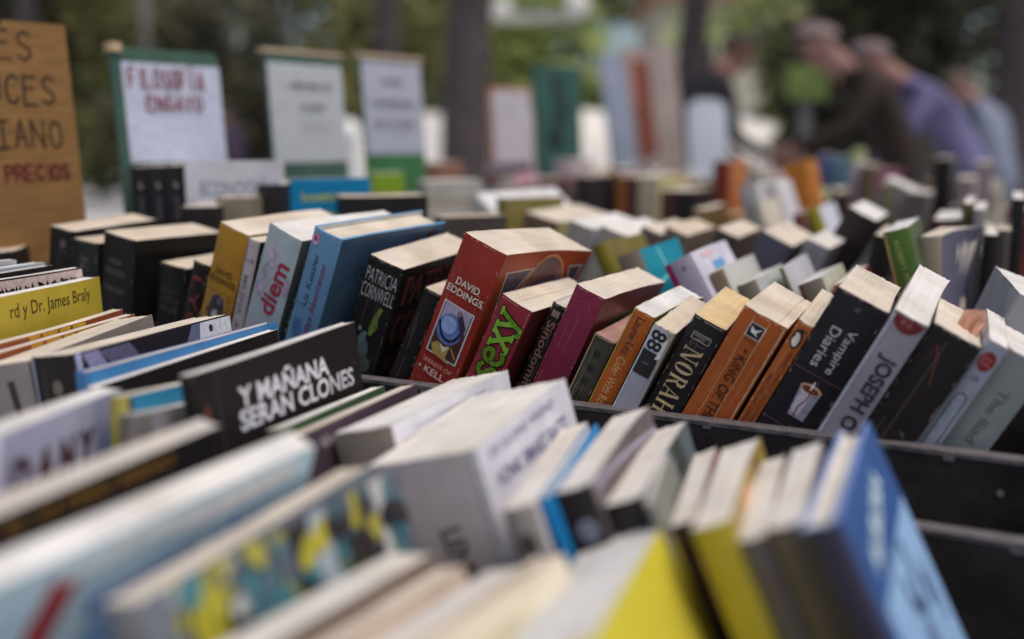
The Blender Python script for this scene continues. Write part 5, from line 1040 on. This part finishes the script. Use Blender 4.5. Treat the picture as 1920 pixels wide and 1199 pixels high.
B_ = board('display_panel', (1.5537, 5.766, 1.6058), 0, 0.234, 0.192, 0, .03, simple_mat('grass_green_poster', (.15, .21, .06), .6, 6, .4, .1), 'green and yellow poster in front of the man in the dark jacket', cat='panel', group='upright coloured panels at the back')
_m = MB(); _m.box(0.234*.35, 0.234*.65, .031, .06, -1.414+.02, 0.192*.5, steel); _m.build('stake', B_)


# ------------------------------------------------------------------ people browsing at the far end
def person(loc, yaw, J, cols, label, hair, scale=1.0):
    """J: joints in metres, y forward; one skinned surface for the body, hair and eyes as children"""
    root = empty('person', loc, (0, 0, R(yaw))); root.scale = (scale,)*3; tag(root, label, 'person', 'people browsing at the far end of the stall')
    V, E, Rd = [], [], []
    def add(p, r, par=None):
        V.append(p); Rd.append(r)
        if par is not None: E.append((par, len(V)-1))
        return len(V)-1
    pel = add(J['pelvis'], (.155, .12)); sp = add(J['waist'], (.145, .105), pel); ch = add(J['chest'], (.17, .115), sp); nk = add(J['neck'], (.058, .058), ch)
    hd0 = Vector(J['head']); up = (hd0-Vector(J['neck'])).normalized(); fw = Vector(J.get('look', (0, .9, -.3))).normalized()
    jaw = add(tuple(hd0-up*.05+fw*.02), (.066, .072), nk); hd = add(tuple(hd0+up*.03), (.077, .092), jaw); cr = add(tuple(hd0+up*.10-fw*.01), (.055, .066), hd)
    side = fw.cross(up).normalized()
    no = add(tuple(hd0+fw*.105-up*.005), (.014, .016), hd); ch_ = add(tuple(hd0+fw*.085-up*.085), (.022, .02), jaw)
    for s in (-1, 1): add(tuple(hd0+side*s*.088-fw*.01), (.012, .022), hd)
    hands = []
    for s, k in ((-1, 'l'), (1, 'r')):
        sh = add(J['sh'+k], (.068, .066), ch); el = add(J['el'+k], (.046, .046), sh); wr = add(J['wr'+k], (.030, .026), el)
        d = (Vector(J['wr'+k])-Vector(J['el'+k])).normalized(); a = d.cross(Vector((0, 0, 1))).normalized(); b_ = a.cross(d)
        pm = add(tuple(Vector(J['wr'+k])+d*.05), (.036, .016), wr); pw = Vector(J['wr'+k])+d*.085
        for i, (o, ln) in enumerate(((-.028, .066), (-.009, .076), (.010, .072), (.028, .056))):
            k1 = add(tuple(pw+a*o), (.0095, .0095), pm); k2 = add(tuple(pw+a*o+d*ln*.5-b_*.006), (.0085, .0085), k1); add(tuple(pw+a*o+d*ln-b_*.022), (.0075, .0075), k2)
        t1 = add(tuple(Vector(J['wr'+k])+d*.035-a*s*.036-b_*.008), (.0115, .0115), wr); add(tuple(Vector(J['wr'+k])+d*.078-a*s*.052-b_*.02), (.009, .009), t1)
        hp = add(J['hip'+k], (.092, .1), pel); kn = add(J['kn'+k], (.060, .062), hp); an = add(J['an'+k], (.042, .046), kn); add(tuple(Vector(J['an'+k])+Vector((0, .15, -.045))), (.034, .03), an)
    me = bpy.data.meshes.new('tmp'); me.from_pydata(V, E, []); o = bpy.data.objects.new('tmp', me); COL.objects.link(o)
    md = o.modifiers.new('skin', 'SKIN'); md.use_smooth_shade = True
    for i, r in enumerate(Rd): me.skin_vertices[0].data[i].radius = r
    me.skin_vertices[0].data[0].use_root = True
    o.modifiers.new('sub', 'SUBSURF').levels = 2
    dg = bpy.context.evaluated_depsgraph_get(); body = bpy.data.meshes.new_from_object(o.evaluated_get(dg)); bpy.data.objects.remove(o)
    body.materials.clear()
    ms = [cover_mat(c, 1.3, .75, 0) for c in cols]     # skin, top, trousers, shoes
    for m in ms: body.materials.append(m)
    segs = []
    def seg(a, b, m): segs.append((Vector(a), Vector(b), m))
    seg(J['pelvis'], J['waist'], 1); seg(J['waist'], J['chest'], 1); seg(J['neck'], hd0+up*.1, 0); seg(J['chest'], Vector(J['chest'])*.4+Vector(J['neck'])*.6, 1)
    for k in 'lr':
        seg(J['chest'], J['sh'+k], 1); seg(J['sh'+k], J['el'+k], 1); e, w = Vector(J['el'+k]), Vector(J['wr'+k]); seg(e, w*.95+e*.05, 1); seg(w, w+(w-e).normalized()*.2, 0)
        hp = Vector(J['hip'+k]); seg(hp+Vector((0, 0, -.04)), J['kn'+k], 2); seg(J['kn'+k], J['an'+k], 2); a = Vector(J['an'+k]); seg(a+Vector((0, .02, -.05)), a+Vector((0, .16, -.05)), 3)
    for p in body.polygons:
        c = p.center; best = 9; bm_ = 1
        for a, b, m in segs:
            ab = b-a; t = max(0, min(1, (c-a).dot(ab)/ab.length_squared)); dd_ = (c-(a+ab*t)).length
            if dd_ < best: best, bm_ = dd_, m
        p.material_index = bm_; p.use_smooth = True
    ob = bpy.data.objects.new('body', body); COL.objects.link(ob); ob.parent = root
    bm = bmesh.new(); bmesh.ops.create_icosphere(bm, subdivisions=3, radius=1)
    Mx = Matrix((side, fw, up)).transposed()
    for v in list(bm.verts):
        if v.co.z < -.42+(v.co.y+.55)*.95*hair.get('front', .8)*(1 if v.co.y > -.55 else 0): bm.verts.remove(v)
    for v in bm.verts:
        q = Vector((v.co.x*.088, v.co.y*.104-.014, v.co.z*.098+.052)) * (1+rng.uniform(-.04, .05)); v.co = hd0+Mx @ q
    hm = bpy.data.meshes.new('hair'); bm.to_mesh(hm); bm.free()
    hm.materials.append(simple_mat('hair_'+hair['name'], hair['col'], .7, 90, .3, .4))
    for p in hm.polygons: p.use_smooth = True
    ho = bpy.data.objects.new('hair', hm); COL.objects.link(ho); ho.parent = root
    for s in (-1, 1):
        mb = MB(); c = hd0+fw*.083+side*s*.032+up*.025
        mb.tube(c-fw*.01, c+fw*.008, .013, .008, ink_mat((60, 50, 46), 1.0), 8); mb.build('eye', root)
    return root
def pose(bend=.0, reach=(-.2, .55, 1.12), other=(.22, .45, 1.05), head_dn=-.4):
    return dict(pelvis=(0, 0, .95), waist=(0, .05+.3*bend, 1.16), chest=(0, .14+.8*bend, 1.38-.15*bend), neck=(0, .22+1.15*bend, 1.52-.25*bend), head=(0, .31+1.3*bend, 1.62-.32*bend), look=(0, .85, head_dn),
                shl=(-.19, .14+.85*bend, 1.42-.18*bend), shr=(.19, .14+.85*bend, 1.42-.18*bend), ell=(-.23, .3+.6*bend, 1.2-.1*bend), elr=(.24, .2+.6*bend, 1.15-.1*bend), wrl=reach, wrr=other,
                hipl=(-.095, 0, .9), hipr=(.095, 0, .9), knl=(-.1, .03, .5), knr=(.1, .03, .5), anl=(-.1, -.02, .09), anr=(.1, -.02, .09))
SK = (146, 108, 100)
person((2.08, 5.25, 0), 84, pose(.12, (-.2, .62, 1.10), (.2, .5, 1.05)), [SK, (62, 50, 44), (58, 54, 54), (40, 36, 36)], 'man in dark brown jacket leaning over the far table', {'name': 'thin_grey_hair', 'col': (.22, .16, .165), 'front': 1.0}, 1.05)
person((2.52, 5.45, 0), 76, pose(.18, (-.16, .60, 1.0), (.2, .56, 1.0)), [SK, (106, 102, 142), (62, 56, 66), (40, 36, 36)], 'man in lilac shirt bending over the books', {'name': 'short_grey_hair', 'col': (.20, .15, .16), 'front': 1.0}, 1.03)
person((.94, 5.9, 0), -68, pose(.06, (-.2, .60, 1.0), (.18, .56, 1.02)), [(120, 84, 74), (50, 46, 54), (60, 60, 70), (40, 36, 36)], 'dark haired person in a charcoal jacket bending across the table', {'name': 'dark_brown_hair', 'col': (.03, .022, .02), 'front': .7}, 1.05)
person((3.62, 7.4, 0), 40, pose(.05, (-.2, .42, .95), (.22, .4, .95)), [SK, (112, 120, 140), (96, 104, 122), (60, 56, 56)], 'person in grey blue clothes at the right edge', {'name': 'grey_brown_hair', 'col': (.16, .12, .10), 'front': .7}, .98)
person((-4.85, 18, 0), 150, pose(.05, (-.2, .42, .95), (.22, .4, .95)), [SK, (100, 86, 110), (60, 62, 74), (40, 36, 36)], 'small far figure in a purple top between the first two signs', {'name': 'brown_hair', 'col': (.06, .04, .03), 'front': .7}, .98)

# ------------------------------------------------------------------ trees, hedges, building and other things behind
bark = simple_mat('dark_plane_tree_bark', (.085, .068, .072), .9, 7, .4, .8, (3, 3, 1))
def leaf_mat(name, c):
    k = 'leaf|'+name
    if k in MATS: return MATS[k]
    m, nt, p, N, L = new_mat(name)
    g = N.new('ShaderNodeNewGeometry'); tc = N.new('ShaderNodeTexCoord'); n = N.new('ShaderNodeTexNoise'); n.inputs['Scale'].default_value = .9; n.inputs['Detail'].default_value = 3
    L.new(tc.outputs['Object'], n.inputs['Vector'])
    rp = N.new('ShaderNodeValToRGB'); rp.color_ramp.elements[0].position = .35; rp.color_ramp.elements[1].position = .65
    rp.color_ramp.elements[0].color = tuple(v*.55 for v in c)+(1,); rp.color_ramp.elements[1].color = (min(c[0]*1.35, .8), min(c[1]*1.3, .8), c[2]*1.1, 1)
    L.new(n.outputs[0], rp.inputs[0]); L.new(rp.outputs[0], p.inputs['Base Color']); p.inputs['Roughness'].default_value = .6
    p.inputs['Specular IOR Level'].default_value = .25
    tr = N.new('ShaderNodeBsdfTranslucent'); L.new(rp.outputs[0], tr.inputs['Color'])
    mx = N.new('ShaderNodeMixShader'); mx.inputs[0].default_value = .3
    out = [x for x in N if x.type == 'OUTPUT_MATERIAL'][0]
    L.new(p.outputs[0], mx.inputs[1]); L.new(tr.outputs[0], mx.inputs[2]); L.new(mx.outputs[0], out.inputs[0])
    MATS[k] = m; return m
def leaves(mb, clusters, n, size, mat, rr):
    for i in range(n):
        c, rad = clusters[rr.randrange(len(clusters))]
        while True:
            q = Vector((rr.uniform(-1, 1), rr.uniform(-1, 1), rr.uniform(-1, 1)))
            if .2 < q.length < 1: break
        p = Vector(c)+Vector((q.x*rad[0], q.y*rad[1], q.z*rad[2])); s = size*rr.uniform(.6, 1.4)
        u = Vector((rr.gauss(0, 1), rr.gauss(0, 1), rr.gauss(0, 1))).normalized(); w = u.orthogonal().normalized()
        mb.face([p-u*s, p+w*s*.55, p+u*s, p-w*s*.55], mat)
def tree(name, x, y, h_tr, r0, crown_r, crown_z, cm, label, n=1500, leaf=.16, lean=(0, 0), group='trees in the park behind', seed=1, nlimb=6):
    rr = random.Random(seed); root = empty(name, (x, y, 0)); tag(root, label, 'tree', group)
    mb = MB(); pts = [Vector((lean[0]*t*h_tr+.05*math.sin(5*t+seed), lean[1]*t*h_tr+.05*math.cos(4*t+seed), h_tr*t)) for t in [i/7 for i in range(8)]]
    rad = [r0*(1.35 if i == 0 else 1.05-.45*i/7) for i in range(8)]
    for i in range(7): mb.tube(pts[i], pts[i+1], rad[i], rad[i+1], bark, 12, False)
    cl = []
    for i in range(nlimb):
        a = 2*math.pi*i/nlimb+rr.uniform(-.4, .4); e = Vector((math.cos(a)*crown_r*.75, math.sin(a)*crown_r*.75, crown_z+rr.uniform(-.3, .5)*crown_r*.6)); mid = pts[-1].lerp(e, .5)+Vector((0, 0, .2))
        mb.tube(pts[-2], mid, r0*.38, r0*.22, bark, 7, False); mb.tube(mid, e, r0*.22, r0*.06, bark, 6, False)
        for q in range(3): cl.append((e+Vector((rr.uniform(-1, 1), rr.uniform(-1, 1), rr.uniform(-.6, .6)))*crown_r*.4, (crown_r*rr.uniform(.25, .45),)*2+(crown_r*rr.uniform(.2, .35),)))
    cl.append((Vector((0, 0, crown_z+crown_r*.3)), (crown_r*.6,)*2+(crown_r*.4,)))
    mb.build('trunk', root)
    mb = MB(); leaves(mb, cl, n, leaf, cm, rr); mb.build('crown', root)
def shrub(x, y, w, d, h, cm, label, n=900, leaf=.14, seed=1, z0=.1, group='shrubs and hedges behind the stall'):
    rr = random.Random(seed); root = empty('shrub', (x, y, 0)); tag(root, label, 'shrub', group)
    mb = MB(); cl = []
    for i in range(9):
        p = Vector((rr.uniform(-.5, .5)*w, rr.uniform(-.5, .5)*d, z0+h*rr.uniform(.15, .85))); mb.tube((p.x*.2, p.y*.2, 0), p, .03, .012, bark, 5, False)
        cl.append((p, (w*.28, d*.4, h*.26)))
    mb.build('stem', root); mb = MB(); leaves(mb, cl, n, leaf, cm, rr); mb.build('foliage', root)
G1 = leaf_mat('bright_spring_leaves', (.38, .47, .18)); G2 = leaf_mat('mid_green_leaves', (.24, .27, .14)); G3 = leaf_mat('dark_evergreen_leaves', (.10, .10, .075)); G4 = leaf_mat('olive_leaves', (.28, .28, .13))

tree('tree', -.36, 9.0, 3.6, .25, 2.2, 4.6, G2, 'dark slender tree trunk between the typed signs and the small notice', seed=3, n=1100)
tree('tree', 1.87, 11.0, 3.9, .19, 2.4, 5.0, G2, 'dark tree trunk behind the cream and red panel', seed=4, n=1100, lean=(.02, 0))
tree('tree', -2.0, 16.0, 4.6, .27, 2.6, 6.2, G3, 'thick dark trunk above the third sign', seed=5, n=1100)
tree('tree', 4.75, 9.6, 3.8, .30, 2.4, 4.9, G3, 'thick dark brown trunk at the right edge', seed=6, n=1100)
tree('tree', -7.9, 17.0, 4.2, .22, 2.6, 5.2, G4, 'olive leaved tree above the green sign', seed=7, n=1800)
tree('tree', 7.0, 27.0, 3.6, .2, 3.0, 5.2, G1, 'bright green tree in front of the cream building', seed=8, n=2200, leaf=.2)
shrub(1.1, 20.5, 4.0, 1.6, 4.6, G1, 'bright green tall shrub between the two nearest trunks', n=1900, leaf=.2, seed=11)
shrub(-2.2, 18.5, 2.4, 1.4, 4.4, G4, 'olive shrub behind the third sign', n=1500, leaf=.18, seed=12)
shrub(-5.4, 19.6, 2.4, 1.4, 4.0, G3, 'dark evergreen shrub between the first two signs', n=1500, leaf=.18, seed=13)
shrub(-7.3, 20.0, 3.2, 1.4, 4.8, G4, 'yellow olive shrub left behind the green sign', n=1500, leaf=.18, seed=14)
shrub(-10.2, 20.0, 2.6, 1.4, 4.8, G3, 'dark shrub at the far left above the brown board', n=1500, leaf=.18, seed=15)
shrub(3.95, 11.8, 1.7, 1.2, 4.2, G3, 'tall dark evergreen shrub behind the heads of the two men', n=2600, leaf=.13, seed=16)
shrub(5.6, 12.6, 1.9, 1.2, 4.4, G3, 'dark evergreen shrub right of the lilac shirted man', n=2200, leaf=.14, seed=17)
shrub(5.3, 16.5, 2.4, 1.2, 5.2, G2, 'mid green shrub over the lilac shirted man', n=1500, leaf=.18, seed=18)
shrub(-8.6, 24.0, 9.0, 1.2, 1.9, G3, 'long low dark hedge across the left of the park', n=2600, leaf=.16, seed=19)
shrub(-2.4, 25.0, 3.6, 1.0, 2.3, G3, 'low dark hedge behind the typed signs', n=1500, leaf=.16, seed=20)

pst = simple_mat('added_bank_pale', (.78, .75, .72), .9, 3, .06, .3)  # added bank, sloped to catch the sun and read as blown-out bright ground
mb = MB()
for i in range(12):
    x0, x1 = -2.4+.55*i, -2.4+.55*(i+1); za = lambda x, t: (1.62+.06*math.sin(x*2.1))*t
    for k in range(6):
        a, b2 = k/6, (k+1)/6
        mb.face([(x0, 11.5+5.5*a, .02+za(x0, a)), (x1, 11.5+5.5*a, .02+za(x1, a)), (x1, 11.5+5.5*b2, .02+za(x1, b2)), (x0, 11.5+5.5*b2, .02+za(x0, b2))], pst)
    mb.face([(x0, 17, 0), (x0, 17, .02+za(x0, 1)), (x1, 17, .02+za(x1, 1)), (x1, 17, 0)], pst)
tag(mb.build('added_bright_bank', merge=True), kind='structure')

b_ = empty('building', (8.4, 34, 0)); tag(b_, 'cream low building behind the bright green tree', 'building')
plaster = simple_mat('cream_plaster', (.50, .48, .38), .85, 3, .1, .2)
mb = MB(); mb.box(-3.6, 3.6, 0, 5, 0, 5.6, plaster); mb.build('wall', b_)
mb = MB(); mb.box(-3.9, 3.9, -.3, 5.3, 5.605, 5.9, simple_mat('terracotta_roof', (.30, .16, .10), .8, 12, .2, .4)); mb.build('roof', b_)
for i in range(3):
    for z in (.9, 3.4):
        mb = MB(); mb.box(-2.6+2.2*i, -1.7+2.2*i, -.03, .05, z, z+1.3, simple_mat('dark_window_glass', (.05, .06, .07), .1, 2, .1, 0)); mb.build('window', b_)

lamp = empty('added_street_lamp', (.98, 15, 0)); tag(lamp, 'added park lamp, its two white globes standing in for bright blurred highlights', 'lamp')  # made-up lamp: globes and crossbar stand in for two bright blurred highlights
pw_ = simple_mat('pale_painted_metal', (.55, .55, .56), .5, 9, .06, 0); gl = simple_mat('white_globe_plastic', (.86, .86, .85), .3, 3, .02, 0)
mb = MB(); mb.tube((0, 0, 0), (0, 0, 3.1), .045, .03, simple_mat('green_grey_post', (.16, .2, .15), .6, 5, .1, 0), 10); mb.build('post', lamp)
mb = MB(); mb.box(-1.12, -.06, -.06, .06, 2.86, 2.99, pw_); mb.build('crossbar', lamp)
def globe(p, r, parent, name, mat):
    bm = bmesh.new(); bmesh.ops.create_uvsphere(bm, u_segments=20, v_segments=14, radius=r); me = bpy.data.meshes.new(name); bm.to_mesh(me); bm.free()
    me.materials.append(mat); [setattr(q, 'use_smooth', True) for q in me.polygons]; o = bpy.data.objects.new(name, me); COL.objects.link(o); o.location = p; o.parent = parent
globe((-1.13, 0, 3.02), .16, lamp, 'globe', gl); globe((-.04, 0, 3.09), .19, lamp, 'globe', gl)
bo = empty('bollard_lamp', (-.975, 6, 0)); tag(bo, 'white globe bollard between the second and third sign', 'bollard')
mb = MB(); mb.tube((0, 0, 0), (0, 0, 1.17), .06, .05, pw_, 12); mb.build('post', bo); globe((0, 0, 1.24), .075, bo, 'globe', gl)
lp = empty('lamp_post', (-6.75, 19, 0)); tag(lp, 'pale grey lamp post above the green sign', 'lamp post')
mb = MB(); mb.tube((0, 0, 0), (0, 0, 5.2), .11, .08, simple_mat('dull_grey_post', (.26, .25, .26), .6, 9, .1, 0), 12); mb.build('post', lp)
mb = MB(); mb.tube((0, 0, 5.2), (0, 0, 5.34), .1, .26, pw_, 12); mb.tube((0, 0, 5.34), (0, 0, 5.4), .26, .05, pw_, 12); mb.build('lamp_head', lp)

fw = MB(); rr = random.Random(99)
cl1 = [(Vector((rr.uniform(-40, 44), rr.uniform(44, 50), rr.uniform(.5, 15))), (3.2, 1.5, 2.6)) for _ in range(150)]
leaves(fw, cl1[:75], 7000, .6, G2, rr); leaves(fw, cl1[75:], 7000, .6, G3, rr)
tag(fw.build('far_wood'), kind='stuff')
